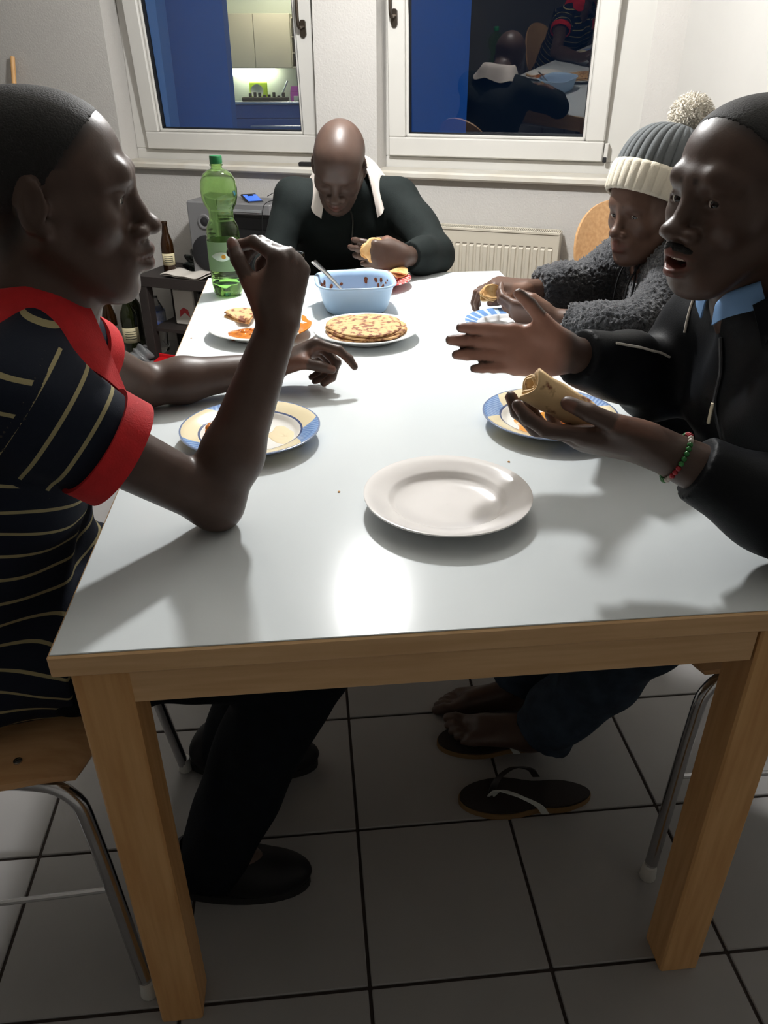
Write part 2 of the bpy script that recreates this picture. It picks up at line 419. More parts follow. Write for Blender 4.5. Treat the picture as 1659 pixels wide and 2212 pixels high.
b = MB(); b.lathe([(.0,0),(.03,.004),(.06,.02),(.095,.05),(.097,.055),(.06,.03),(.03,.012),(0,.01)], 24, KO+FRX*(-1.9)+FWX*1.28+V(0,0,.985), KR@rotx(1.25)); o = b.build('white_bowl', M['k_wall'], None, True); tag(o, 'white bowl propped before the lime green board', 'bowl')
b = MB(); kb(b, -2.1, -1.42, .876, .93, 1.0, 1.2, .01)
for i in range(8): kb(b, -2.0+.07*i, -1.96+.07*i, .92, .95+.05*rng.random(), 1.05, 1.1, .004)
o = b.build('dish_rack', M['k_dark']); tag(o, 'dark dish rack with washed dishes on the far worktop', 'rack')
b = MB(); b.tube([KO+FRX*(-1.52)+FWX*1.1+V(0,0,.95), KO+FRX*(-1.42)+FWX*1.1+V(0,0,1.14)], .012, 8); o = b.build('knife', M['k_metal'], None, True); tag(o, 'long knife handle sticking up from the far dish rack', 'knife')
t = kthing('pink_carton', 'pink and white carton on the far kitchen worktop', 'carton', -1.25, .875, 1.1)
b = MB(); kb(b, -1.38, -1.14, .876, 1.0, 1.0, 1.1, .008); b.prism([(-.12,0),(.12,0),(.1,.07),(-.1,.07)], -.05, .05, np.stack([FRX, V(0,0,1), -FWX], 1), KO+FRX*(-1.26)+FWX*1.05+V(0,0,1.0)); kpart(b, 'box', M['k_pink'], t)
b = MB(); kb(b, -1.33, -1.2, .885, .945, .992, 1.0, .002); kpart(b, 'label_panel', M['k_wall'], t)
# ------------------------------------------------------------------ furniture
def wood_mat(name, c1, c2, scale=(1,12,12), rough=.45):
    m = mat(name, c1, rough, col2=c2, nscale=3.0, stretch=scale, bump=.05, bscale=30); return m
M['beech'] = wood_mat('beech wood along x', srgb(224,186,140), srgb(210,170,124), (2,30,30))
M['beech_z'] = wood_mat('beech wood upright', srgb(218,172,116), srgb(202,152,96), (30,30,2))
M['laminate'] = mat('white laminate', srgb(214,220,222), .17, spec=.17, noise=.02, nscale=3)
M['ply'] = wood_mat('plywood', srgb(212,170,124), srgb(196,152,106), (24,3,24), .4)
M['plyedge'] = wood_mat('plywood edge', srgb(150,106,66), srgb(132,92,56), (3,3,60), .5)
M['chrome'] = mat('chrome tube', srgb(190,190,192), .18, metal=1.0)
M['capplastic'] = mat('clear foot cap', srgb(200,200,196), .4)
M['lampglass'] = mat('glowing opal glass', (1,1,1,1), .4, emit=(1.0,.995,.98,1), estr=LAMP_STRENGTH)

lamp = thing('ceiling_lamp', 'round opal globe lamp hanging over the far end of the table', 'lamp', LAMP_POS)
b = MB(); b.lathe([(.02,.51),(.05,.51),(.055,.495),(.02,.48)], 24); b.build('ceiling_rose', M['capplastic'], lamp, True)
b = MB(); b.tube([(0,0,.485),(0,0,.10)], .006, 8); b.build('pendant_rod', M['capplastic'], lamp, True)
b = MB(); b.lathe([(.018,.115),(.03,.11),(.032,.06),(.030,.052)], 24); b.build('lamp_holder', M['capplastic'], lamp, True)
b = MB(); b.lathe([(.06*math.sin(q), -.06*math.cos(q)) for q in np.linspace(.04, math.pi-.42, 14)], 32); b.build('lamp_globe', M['lampglass'], lamp, True, 0)

TX, TY, TZ = .453, 1.76, .756
table = thing('dining_table', 'long white topped dining table with beech frame and square legs', 'table', (0,TY/2,0))
def tp(bm, nm, m, sm=False): o = bm.build(nm, m, table, sm); o.matrix_parent_inverse = Matrix.Translation((0,-TY/2,0)); return o
b = MB(); b.box((0,TY/2,TZ-.0165), (2*TX,TY,.029), None, .002); tp(b, 'tabletop', M['beech'])
b = MB(); b.box((0,TY/2,TZ-.001), (2*TX-.006,TY-.006,.002), None, .0006); tp(b, 'laminate_surface', M['laminate'])
for x, y, sx, sy in ((0,.0225,.75,.021),(0,TY-.0225,.75,.021)):
    b = MB(); b.box((x,y,.6995), (sx,sy,.058), None, .0015); tp(b, 'apron', M['beech'])
for x in (-.42,.42):
    b = MB(); b.box((x,TY/2,.6995), (.021,TY-.13,.058), None, .0015); o = tp(b, 'apron', M['beech'])
for x in (-.4045,.4095):
    for y in (.04,TY-.04):
        b = MB(); b.box((x,y,.3625), (.064,.062,.725), None, .003); tp(b, 'leg', M['beech_z'])

def superell(a, b_, n=2.6, k=40): 
    return [(a*np.sign(math.cos(t))*abs(math.cos(t))**(2/n), b_*np.sign(math.sin(t))*abs(math.sin(t))**(2/n)) for t in np.linspace(0, 2*math.pi, k, endpoint=False)]
def make_chair(label, loc, rz, group='beech plywood chairs with chrome legs'):
    """forward is local +y"""
    c = thing('plywood_chair', label, 'chair', loc, rz, group)
    # seat: shaped plywood sheet, front edge rolled down
    G = []
    for v in np.linspace(-1,1,19):
        row = []
        for u in np.linspace(-1,1,19):
            # square to rounded square
            x = .2*u*(1-.16*max(0,abs(v)-.35)**2*2)*(1.0 if v > -.2 else 1-.12*(-.2-v)); y = .2*v*(1-.10*abs(u)**3)
            z = .452+.006*(u*u)+.012*max(0,-v-.3)-(.022*max(0,v-.62)**2*6)
            row.append((x,y,z))
        G.append(row)
    b = MB(); b.sheet(np.array(G), .011); b.build('seat', M['ply'], c, True, 50)
    # backrest: oval curved plywood
    R_ = []
    ths = np.linspace(0, 2*math.pi, 40, endpoint=False); rs = np.linspace(.02, 1, 9)
    for r in rs:
        row = []
        for t in ths:
            x = .18*r*math.cos(t); zz = .165*r*np.sign(math.sin(t))*abs(math.sin(t))**.9
            row.append((x, -.215-.16*zz+1.1*x*x, .70+zz))
        R_.append(row)
    b = MB(); b.sheet(np.array(R_), .011, wrap=True); b.build('backrest', M['ply'], c, True, 50)
    for s_ in (-1,1):
        b = MB(); pts = spline([(s_*.232,.225,.02),(s_*.195,.192,.33),(s_*.182,.17,.415),(s_*.17,.10,.436),(s_*.165,-.05,.436),(s_*.17,-.13,.42),(s_*.19,-.185,.33),(s_*.232,-.27,.02)], 6)
        b.tube(pts, .0112, 12); o = b.build('leg_frame', M['chrome'], c, True)
        for y in (.225,-.27):
            b = MB(); b.lathe([(.0135,0),(.015,.004),(.013,.03),(.012,.034)], 12, (s_*(.234),y+(.002 if y > 0 else -.002),0)); b.build('foot_cap', M['capplastic'], o, True)
        b = MB(); b.tube(spline([(s_*.15,-.1,.43),(s_*.14,-.2,.46),(s_*.125,-.222,.55),(s_*.12,-.236+.016,.66),(s_*.115,-.245+.012,.74)], 6), .0095, 10); b.build('back_support', M['chrome'], c, True)
        b = MB(); b.tube([(s_*.207,.203,.235),(s_*.211,-.222,.215)], .0045, 8); b.build('cross_rod', M['chrome'], c, True)
        for y in (.1,-.1):
            b = MB(); b.lathe([(.0065,0),(.0062,.002),(.003,.0032)], 12, (s_*.155,y,.4612)); b.build('screw', M['chrome'], c, True)
    for y in (.09,-.1):
        b = MB(); b.tube([(-.168,y,.433),(.168,y,.433)], .009, 10); b.build('cross_bar', M['chrome'], c, True)
    return c
CH = [('plywood chair under the man in the striped polo shirt', (-.69,.292,0), -math.pi/2),
      ('plywood chair under the man in the black zip jacket', (.652,.415,0), math.pi/2),
      ('plywood chair behind the woman in the bobble hat', (.80,1.22,0), math.pi/2),
      ('plywood chair with its back to the right window, under the man eating', (.0,2.17,0), math.pi),
      ('empty plywood chair in the corner beside the radiator', (1.085,2.19,0), math.pi+.12)]
for l, p, r in CH: make_chair(l, p, r)
# ------------------------------------------------------------------ tableware
def plate_prof(r, h=.026, well=.66, th=.0035):
    rw = r*well
    up = [(.001,.0055),(rw*.6,.0055),(rw*.93,.006),(rw,.0095),(rw*1.05,.0145),(rw*1.1,.017),(r*.9,h-.0035),(r*.985,h),(r,h-.0005)]
    dn = [(r*.998,h-.0028),(r*.9,h-.0065),(rw*1.1,.0130),(rw*1.0,.0045),(rw*.86,.0005),(rw*.8,0),(rw*.76,.0012),(.001,.0015)]
    return up+dn
def radial_mat(name, base, build):
    """material with radius / angle inputs: build(N, L, radius_socket, angle_socket) returns the colour socket"""
    m = bpy.data.materials.new(name); m.use_nodes = True; nt = m.node_tree; N, L = nt.nodes, nt.links
    b = N['Principled BSDF']; b.inputs['Roughness'].default_value = .16; b.inputs['Specular IOR Level'].default_value = .5
    tc = N.new('ShaderNodeTexCoord'); sp = N.new('ShaderNodeSeparateXYZ'); L.new(tc.outputs['Object'], sp.inputs[0])
    def mth(op, a, b_=None, c=None):
        n = N.new('ShaderNodeMath'); n.operation = op
        for i, v in enumerate((a, b_, c)):
            if v is None: continue
            if isinstance(v, (int, float)): n.inputs[i].default_value = v
            else: L.new(v, n.inputs[i])
        return n.outputs[0]
    r = mth('SQRT', mth('ADD', mth('MULTIPLY', sp.outputs[0], sp.outputs[0]), mth('MULTIPLY', sp.outputs[1], sp.outputs[1])))
    a = mth('ARCTAN2', sp.outputs[1], sp.outputs[0])
    def mix(f, c1, c2):
        n = N.new('ShaderNodeMix'); n.data_type = 'RGBA'
        L.new(f, n.inputs['Factor']) if not isinstance(f, (int, float)) else None
        for k, c in (('A', c1), ('B', c2)):
            if isinstance(c, tuple): n.inputs[k].default_value = c
            else: L.new(c, n.inputs[k])
        return n.outputs['Result']
    L.new(build(mth, mix, r, a, sp, tc.outputs['Object'], N, L), b.inputs['Base Color'])
    return m
def band(mth, r, r0, r1): return mth('MULTIPLY', mth('GREATER_THAN', r, r0), mth('LESS_THAN', r, r1))
PR = .119
def m_blue(mth, mix, r, a, sp, vec, N, L):
    rim = mth('GREATER_THAN', r, PR*.735)
    col = mix(rim, srgb(236,234,228), srgb(226,212,176))
    # three blue fan motifs on the rim
    an = mth('PINGPONG', mth('ADD', a, .35), math.pi/3)             # 0..pi/3
    lim = mth('MULTIPLY_ADD', mth('SUBTRACT', PR, r), -9.0, .52)
    fan = mth('MULTIPLY', rim, mth('LESS_THAN', an, lim))
    st = mth('PINGPONG', mth('MULTIPLY_ADD', an, 26.0, mth('MULTIPLY', r, 90.0)), 1.0)
    blue = mix(st, srgb(92,122,176), srgb(146,176,214))
    col = mix(fan, col, blue)
    col = mix(band(mth, r, PR*.715, PR*.745), col, srgb(70,84,120))
    col = mix(mth('GREATER_THAN', r, PR*.975), col, srgb(112,128,160))
    return col
def m_orange(mth, mix, r, a, sp, vec, N, L):
    # offset orange wedge with gold and white petals on one side
    dx = mth('SUBTRACT', sp.outputs[0], .155); dy = mth('SUBTRACT', sp.outputs[1], -.005)
    d = mth('SQRT', mth('ADD', mth('MULTIPLY', dx, dx), mth('MULTIPLY', dy, dy)))
    col = mix(mth('LESS_THAN', d, .098), srgb(238,236,230), srgb(216,128,40))
    an = mth('ARCTAN2', dy, dx)
    st = mth('PINGPONG', mth('MULTIPLY_ADD', an, 5.0, mth('MULTIPLY', d, 60.0)), 1.0)
    w = mth('MULTIPLY', mth('MULTIPLY', mth('GREATER_THAN', st, .55), mth('LESS_THAN', d, .098)), mth('GREATER_THAN', sp.outputs[1], .012))
    col = mix(w, col, srgb(238,232,216))
    w2 = mth('MULTIPLY', band(mth, st, .45, .56), mth('LESS_THAN', d, .104))
    return mix(mth('MULTIPLY', w2, mth('GREATER_THAN', sp.outputs[1], .0)), col, srgb(150,96,20))
def m_red(mth, mix, r, a, sp, vec, N, L):
    s_ = mth('GREATER_THAN', mth('PINGPONG', mth('MULTIPLY', sp.outputs[1], 110.0), 1.0), .38)
    reg = mth('MULTIPLY', mth('GREATER_THAN', sp.outputs[0], .045), mth('GREATER_THAN', r, .055))
    return mix(reg, srgb(236,234,230), mix(s_, srgb(232,200,196), srgb(196,34,40)))
def m_bluerim(mth, mix, r, a, sp, vec, N, L):
    st = mth('GREATER_THAN', mth('PINGPONG', mth('MULTIPLY', a, 7.0), 1.0), .35)
    return mix(mth('GREATER_THAN', r, PR*.7), srgb(232,234,236), mix(st, srgb(196,214,234), srgb(110,150,204)))
M['china'] = mat('white china', srgb(234,230,227), .14, noise=.03, nscale=12)
M['china2'] = mat('bright china', srgb(234,234,232), .14)
PM = {'blue': radial_mat('cream china with blue fans', 0, m_blue), 'orange': radial_mat('white china with orange petals', 0, m_orange),
      'red': radial_mat('white china with red stripes', 0, m_red), 'bluerim': radial_mat('white china with blue rim', 0, m_bluerim)}
def plate(label, x, y, r, m, rz=0.0):
    b = MB(); b.lathe(plate_prof(r), 72, close=False); o = b.build('plate', m, None, True, 50)
    o.location = (x, y, TZ); o.rotation_euler = (0,0,rz); tag(o, label, 'plate'); return o
plate('empty plain white plate nearest the front edge of the table', .036, .283, .121, M['china'])
plate('cream plate with blue fans behind the raised forearm, under a puddle of curry', -.259, .552, .119, PM['blue'], 2.2)
plate('cream plate with blue fans in front of the man in the black jacket', .266, .56, .119, PM['blue'], 1.0)
plate('white plate with orange petal design and curry beside the chapati stack', -.268, 1.158, .123, PM['orange'])
plate('white plate carrying the stack of chapatis', -.02, 1.107, .124, M['china2'])
plate('white plate with red stripes behind the light blue tub', .03, 1.605, .121, PM['red'])
plate('blue rimmed plate under the hands of the woman in the hat', .335, 1.13, .112, PM['bluerim'])

# curry puddles and smears
M['curry'] = mat('orange curry', srgb(206,122,34), .18, col2=srgb(160,78,18), nscale=60, bump=.5, bscale=160, bdist=.002, coat=.3)
M['currythin'] = mat('thin curry smear', srgb(226,164,70), .2, col2=srgb(206,128,40), nscale=70, coat=.3)
def puddle(label, x, y, z, rx, ry, rz, m, seed, h=.003, lumps=0):
    rg = np.random.default_rng(seed); ph = rg.random(5)*6.28; n = 56
    ths = np.linspace(0, 2*math.pi, n, endpoint=False)
    rad = 1+sum(.16/(k+1)*np.sin((k+2)*ths+ph[k]) for k in range(5))
    G = []
    for q in (0,.3,.6,.85,.97,1.0):
        zz = h*(1-q**4)+(0 if q < 1 else -.0006)
        G.append([(rx*q*r*math.cos(t), ry*q*r*math.sin(t), zz*(1+.35*math.sin(9*q+5*t)*(q < .9))) for t, r in zip(ths, rad)])
    b = MB(); b.sheet(np.array(G)[::-1], 0, wrap=True)
    for i in range(lumps):
        a, q = rg.random()*6.28, rg.random()*.7; s_ = .004+.006*rg.random()
        b.lathe([(.0002,s_*.75),(s_*.6,s_*.6),(s_,.0015),(s_*1.05,0)], 9, (rx*q*math.cos(a), ry*q*math.sin(a), h*.6), close=False)
    o = b.build('curry_puddle', m, None, True, 0); o.location = (x,y,z); o.rotation_euler = (0,0,rz); tag(o, label, 'curry'); return o
puddle('glossy brown curry puddle on the cream plate behind the raised forearm', -.326, .582, TZ+.0088, .026, .040, .2, M['curry'], 1, .006, 9)
puddle('orange curry smear across the orange petal plate', -.282, 1.146, TZ+.0066, .060, .054, .1, M['curry'], 2, .003, 5)
puddle('orange curry smear on the plate of the man in the black jacket', .258, .553, TZ+.0062, .060, .052, .4, M['currythin'], 3, .0022, 4)
puddle('thicker curry patch under the rolled chapati', .302, .548, TZ+.0066, .034, .036, .8, M['curry'], 4, .0035, 4)
puddle('faint curry trace on the cream plate left of the empty plate', -.2, .545, TZ+.0056, .03, .04, .5, mat('faint trace', srgb(232,216,180), .2), 5, .0008)

# chapatis
def chapati_mat(name):
    m = bpy.data.materials.new(name); m.use_nodes = True; N, L = m.node_tree.nodes, m.node_tree.links; b = N['Principled BSDF']
    b.inputs['Roughness'].default_value = .7
    tc = N.new('ShaderNodeTexCoord'); n1 = N.new('ShaderNodeTexNoise'); n1.inputs['Scale'].default_value = 62; n1.inputs['Detail'].default_value = 3; L.new(tc.outputs['Object'], n1.inputs['Vector'])
    r1 = N.new('ShaderNodeValToRGB'); r1.color_ramp.elements[0].position = .49; r1.color_ramp.elements[0].color = srgb(206,164,112)
    r1.color_ramp.elements[1].position = .60; r1.color_ramp.elements[1].color = srgb(122,70,42); L.new(n1.outputs['Fac'], r1.inputs[0]); L.new(r1.outputs[0], b.inputs['Base Color'])
    n2 = N.new('ShaderNodeTexNoise'); n2.inputs['Scale'].default_value = 90; L.new(tc.outputs['Object'], n2.inputs['Vector'])
    bp = N.new('ShaderNodeBump'); bp.inputs['Strength'].default_value = .35; bp.inputs['Distance'].default_value = .003; L.new(n2.outputs['Fac'], bp.inputs['Height']); L.new(bp.outputs[0], b.inputs['Normal'])
    return m
M['chapati'] = chapati_mat('browned chapati'); M['chapin'] = mat('pale chapati side', srgb(218,186,132), .7, col2=srgb(190,140,80), nscale=40, bump=.3, bscale=80)
for i in range(5):
    rg = np.random.default_rng(20+i); ph = rg.random(4)*6.28; ths = np.linspace(0, 2*math.pi, 60, endpoint=False)
    rad = .0945-.001*i+.0035*np.sin(2*ths+ph[0])+.003*np.sin(3*ths+ph[1])+.0016*np.sin(7*ths+ph[2])
    G = []
    for q in (.02,.3,.55,.8,.93,1.0):
        G.append([(r*q*math.cos(t), r*q*math.sin(t), .0012*math.sin(6*q+3*t+ph[3])*q+(-.0035*max(0,q-.72)*3 if i > 2 else 0)) for t, r in zip(ths, rad)])
    b = MB(); b.sheet(np.array(G), .0036, wrap=True); o = b.build('chapati', M['chapati'], None, True, 0)
    o.location = (-.02+.003*rg.normal(), 1.107+.003*rg.normal(), TZ+.0165+.0043*i); o.rotation_euler = (0,0,rg.random()*6)
    tag(o, ('bottom','second lowest','middle','second highest','topmost')[i]+' chapati of the stack on the white plate', 'chapati', 'stacked chapatis')
# folded quarter on the orange plate
def folded(name, label, loc, rot, R_=.085, layers=4, sc=1.0, tilt=0.0):
    b = MB()
    for k in range(layers):
        G = []
        for r in np.linspace(.02, 1, 9):
            G.append([(R_*r*math.cos(t)*sc, R_*r*math.sin(t)*sc, .0045*k+.0035*math.sin(3*r+2*t+k)+.004*(1-r)*math.sin(2*t)+tilt*R_*r*math.cos(t-.75)) for t in np.linspace(.04*k, 1.5-.03*k, 12)])
        b.sheet(np.array(G), .003)
    o = b.build(name, M['chapati'], None, True, 0); o.location = loc; o.rotation_euler = rot; tag(o, label, 'chapati'); return o
folded('folded_chapati', 'folded chapati quarter leaning on the rim of the orange petal plate', (-.298,1.205,TZ+.0115), (0,0,1.2), .066, 2, 1.0, .34)

# light blue tub with curry remains, spoon
M['tub'] = mat('light blue plastic', srgb(172,202,232), .35, trans=.0, noise=.02); M['tub'].node_tree.nodes['Principled BSDF'].inputs['Subsurface Weight'].default_value = .0
M['residue'] = mat('curry residue', srgb(150,82,36), .4, col2=srgb(120,60,24), nscale=50, bump=.3)
tub = thing('plastic_tub', 'square light blue plastic tub with curry remains and a spoon', 'tub', (-.027,1.372,TZ), .03)
def sq(hw, z, n=3.6, k=64): return [(x, y, z) for x, y in superell(hw, hw*1.03, n, k)]
rows = [sq(.002,.0045),sq(.07,.0045),sq(.079,.012),sq(.0835,.03),sq(.0925,.062),sq(.0955,.0745),sq(.1005,.0765),sq(.1045,.0765),sq(.105,.073),sq(.1005,.070),sq(.0975,.066),sq(.0945,.055),sq(.0855,.02),sq(.079,.006),sq(.072,.0),sq(.002,.0)]
b = MB(); b.sheet(np.array(rows)[::-1], 0, wrap=True); b.build('tub_wall', M['tub'], tub, True, 0)
b = MB(); rg = np.random.default_rng(3)
b.sheet(np.array([sq(.001,.0062),sq(.05,.0066),sq(.074,.0064)])[::-1], 0, wrap=True); b.build('curry_remains', M['residue'], tub, True, 0)
for i in range(22):
    t = rg.uniform(.2, 2.9) if i < 18 else rg.uniform(0, 6.28); z = rg.uniform(.03,.062); hw = .0835+(.0925-.0835)*(z-.03)/.032
    x, y = superell(hw-.0012, (hw-.0012)*1.03, 3.6, 400)[int(t/6.2832*400) % 400]; nrm = unit((x,y,0)); s_ = rg.uniform(.0018,.006)
    tt = np.cross((0,0,1), nrm); Rm = np.stack([tt, V(0,0,1), nrm], 1)
    b = MB(); b.lathe([(s_,0),(s_*.7,.0009),(.0002,.0014)], 8, (x,y,z), Rm@np.diag([1,rg.uniform(.8,2),-1]), close=False)
    b.build('curry_splash', M['residue'], tub, True, 0)
M['steel'] = mat('spoon steel', srgb(205,205,205), .2, metal=1.0)
b = MB(); pts = spline([(-.105,.062,.110),(-.075,.05,.083),(-.035,.032,.042),(-.02,.02,.024)], 6)
G = []
for i, p in enumerate(pts):
    w_ = .011*(1-i/len(pts))+.003; d = unit(np.cross(V(.08,-.042,-.05), V(0,0,1))); G.append([p-d*w_, p-d*w_*.5+V(0,0,.001), p+d*w_*.5+V(0,0,.001), p+d*w_])
b.sheet(np.array(G), .0018); b.lathe([(.0003,0),(.012,.002),(.019,.007),(.0195,.0085),(.012,.0045),(.0003,.0025)], 20, (-.005,.008,.011), rotz(-.4)@np.diag([1.35,1,1]), close=False)
o = b.build('spoon', M['steel'], None, True, 0); o.location = (-.027,1.372,TZ); tag(o, 'steel spoon standing in the light blue tub', 'spoon')

# green bottle
M['pet'] = glass_mat('green bottle plastic', (.70,.93,.52,1), .03, 1.33)
M['petcap'] = mat('dark green cap', srgb(20,96,52), .45)
M['petlabel'] = mat('translucent green label', srgb(186,222,176), .4, trans=.6, ior=1.1); M['water'] = glass_mat('drink', (.75,.95,.6,1), 0, 1.33)
bt = thing('green_bottle', 'large ribbed green plastic bottle with dark green cap', 'bottle', (-.372,1.55,TZ))
out = [(.024,.0),(.036,.003),(.041,.012),(.0435,.035),(.0445,.05),(.0432,.053),(.0445,.056),(.0432,.061),(.0445,.064),(.045,.07),(.0455,.12),(.0452,.152),(.044,.156),(.0452,.16),(.0438,.164),(.045,.168),(.0432,.173),(.0435,.178),(.039,.19),(.034,.198),(.0328,.203),(.0338,.208),(.0322,.213),(.0334,.218),(.033,.224),(.037,.230),(.0435,.242),(.0475,.258),(.0485,.278),(.0455,.298),(.037,.314),(.0255,.323),(.0155,.326),(.0145,.329),(.0145,.333),(.0175,.334),(.0175,.3365),(.0135,.3375),(.0135,.345)]
inn = [(max(r-.0011,.0006),z+(.001 if z < .3 else 0)) for r,z in out][::-1]
b = MB(); fr = lambda t, r, z: r*(1-(.10*max(0,math.cos(5*t))**3 if z < .03 else 0))
b.lathe(out+inn, 48, close=False, fr=fr); b.build('bottle_body', M['pet'], bt, True, 60)
b = MB(); b.lathe([(.0005,.345),(.0145,.345),(.0158,.344),(.0158,.352-.022),(.0152,.328)][::-1] if False else [(.0158,.3385),(.0158,.3555),(.0148,.3575),(.0005,.3575)], 40, close=False, fr=lambda t, r, z: r*(1+.02*math.cos(40*t)*(r > .015))); b.build('cap', M['petcap'], bt, True, 40)
b = MB(); b.lathe([(.0459,.072),(.0461,.1),(.0461,.12),(.0458,.149)], 48, close=False); b.build('label', M['petlabel'], bt, True, 0)
b = MB(); ths = np.linspace(3.9, 5.3, 16)
b.sheet(np.array([[(.0466*math.cos(t), .0466*math.sin(t), z+.012*math.sin((t-3.9)/1.4*math.pi)*k) for t in ths] for z, k in ((.112,-1),(.112,1))]), .0004); b.build('label_emblem', mat('label emblem', srgb(196,214,196), .5), bt, True, 0)
b = MB(); b.lathe([(.0003,0),(.006,0)], 16, (0,-.0472,.112), rotx(math.pi/2), close=False); b.build('label_flower', mat('label flower', srgb(206,150,40), .5), bt)
b = MB(); b.lathe([(.0005,.0025),(.02,.0025),(.034,.005),(.0385,.013),(.041,.034),(.041,.036),(.0005,.036)], 40, close=False, fr=fr); b.build('drink', M['water'], bt, True, 60)
# glass tumbler
M['clear'] = glass_mat('clear glass', (.97,.98,.98,1), 0, 1.45)
b = MB(); b.lathe([(.0005,0),(.022,0),(.0235,.003),(.0262,.098),(.0258,.0995),(.0248,.0985),(.0222,.010),(.0005,.008)], 40, close=False); o = b.build('drinking_glass', M['clear'], None, True, 50); o.location = (-.181,1.60,TZ); tag(o, 'clear straight drinking glass behind the raised hand', 'glass')
# crumbs
M['crumb'] = mat('crumb', srgb(190,140,80), .8)
for i, (x, y, l) in enumerate(((-.118,.345,'bread crumb on the bare table left of the empty plate'),(.16,.42,'bread crumb on the bare table right of the empty plate'),(-.43,1.145,'orange curry drip at the left table edge'))):
    b = MB(); b.lathe([(.0022,0),(.0018,.0015),(.0003,.002)], 7); o = b.build('crumb', M['crumb'], None, True); o.location = (x,y,TZ); tag(o, l, 'crumb')
# ------------------------------------------------------------------ corner with the stereo
M['lack'] = mat('black brown foil', srgb(46,40,38), .5)
M['silver'] = mat('silver grey plastic', srgb(122,122,124), .4, metal=.2)
M['blackpl'] = mat('black plastic', srgb(24,24,26), .45)
M['cloth'] = mat('black speaker cloth', srgb(30,30,33), .9, bump=.3, bscale=600)
M['brownglass'] = mat('brown bottle glass', srgb(58,34,12), .08, spec=.6); M['brownglass'].node_tree.nodes['Principled BSDF'].inputs['Transmission Weight'].default_value = .5
M['wineglass'] = mat('dark green bottle glass', srgb(28,32,14), .08, spec=.6)
M['paper'] = mat('paper', srgb(214,208,200), .8); M['label'] = mat('label paper', srgb(206,196,160), .7)
def wthing(nm, label, cat, u, v, w, rz=0, group=None): return thing(nm, label, cat, wp(u,v,w), -TH+rz, group)
st = wthing('side_table', 'low black brown side table below the left window', 'side table', -.875, 0, -.175)
sw, sd, sz = .58, .33, .43
b = MB(); b.box((0,0,sz-.025), (sw,sd,.05), None, .002); b.build('tabletop', M['lack'], st)
for x in (-1,1):
    for y in (-1,1):
        b = MB(); b.box((x*(sw/2-.027),y*(sd/2-.027),(sz-.05)/2), (.05,.05,sz-.05), None, .002); b.build('leg', M['lack'], st)
b = MB(); b.box((0,0,.16), (sw-.06,sd-.06,.016)); b.build('shelf', M['lack'], st)
# stereo
so = wthing('stereo_system', 'silver grey compact stereo with round speaker on the side table', 'stereo', -.70, sz, -.125)
b = MB(); b.box((-.13,0,.17), (.15,.2,.34), None, .008); b.build('speaker_box', M['silver'], so)
def disc(c, r, m, nm, par, d=.012, prof=None):
    bm = MB(); bm.lathe(prof or [(r*.3,.002),(r*.75,.004),(r*.93,d),(r,d*.6),(r,0)], 36, c, rotx(math.pi/2), close=False); return bm.build(nm, m, par, True, 0)
disc((-.115,-.10,.105), .083, M['cloth'], 'woofer_cover', so, .02, [(.0005,.014),(.05,.012),(.078,.008),(.083,.004),(.084,0)])
disc((-.115,-.10,.25), .034, M['silver'], 'tweeter_ring', so, .008); disc((-.115,-.101,.25), .024, M['cloth'], 'tweeter', so, .004, [(.0005,.008),(.012,.006),(.024,.001)])
b = MB(); b.box((.09,.01,.165), (.28,.18,.33), None, .006); b.build('main_unit', M['blackpl'], so)
b = MB(); b.box((.09,.0,.315), (.285,.205,.05), None, .006); d = b.build('cd_deck', M['silver'], so)
b = MB(); b.box((.09,-.104,.308), (.2,.004,.012), None, .001); b.build('disc_tray', M['k_metal'], d)
b = MB(); b.box((.09,-.081,.25), (.25,.004,.05)); b.build('display', mat('black display', srgb(12,12,14), .1), so)
for i in range(5):
    b = MB(); b.box((.0+.045*i,-.082,.145), (.034,.006,.016), None, .002); b.build('button', mat('greyish button', srgb(150,140,140), .4) if i == 0 else bpy.data.materials['greyish button'], so)
b = MB(); b.box((.09,-.081,.17), (.2,.003,.006)); b.build('red_strip', mat('red strip', srgb(150,40,44), .5), so)
ph = wthing('mobile_phone', 'black mobile phone with blue lit screen charging on the stereo', 'phone', -.605, sz+.341, -.13, .72)
b = MB(); b.box((0,0,.006), (.075,.15,.011), rotx(.12), .004); b.build('phone_body', M['blackpl'], ph)
b = MB(); b.box((0,-.004,.0118), (.064,.108,.001), rotx(.12)); b.build('screen', mat('phone screen', srgb(60,110,210), .2, emit=srgb(50,100,220), estr=.55), ph)
b = MB(); b.box((0,.035,.0135), (.024,.016,.014), rotx(.12)); b.build('phone_rest', M['blackpl'], ph)
b = MB(); b.tube(spline([wp(-.545,sz+.356,-.09), wp(-.50,sz+.375,-.09), wp(-.475,sz+.35,-.13), wp(-.49,sz+.348,-.2), wp(-.50,sz+.32,-.236), wp(-.51,sz+.2,-.238), wp(-.50,sz+.08,-.238)], 8), .0018, 6); o = b.build('charging_cable', M['blackpl'], None, True); tag(o, 'thin black charging cable hanging over the front of the stereo', 'cable')
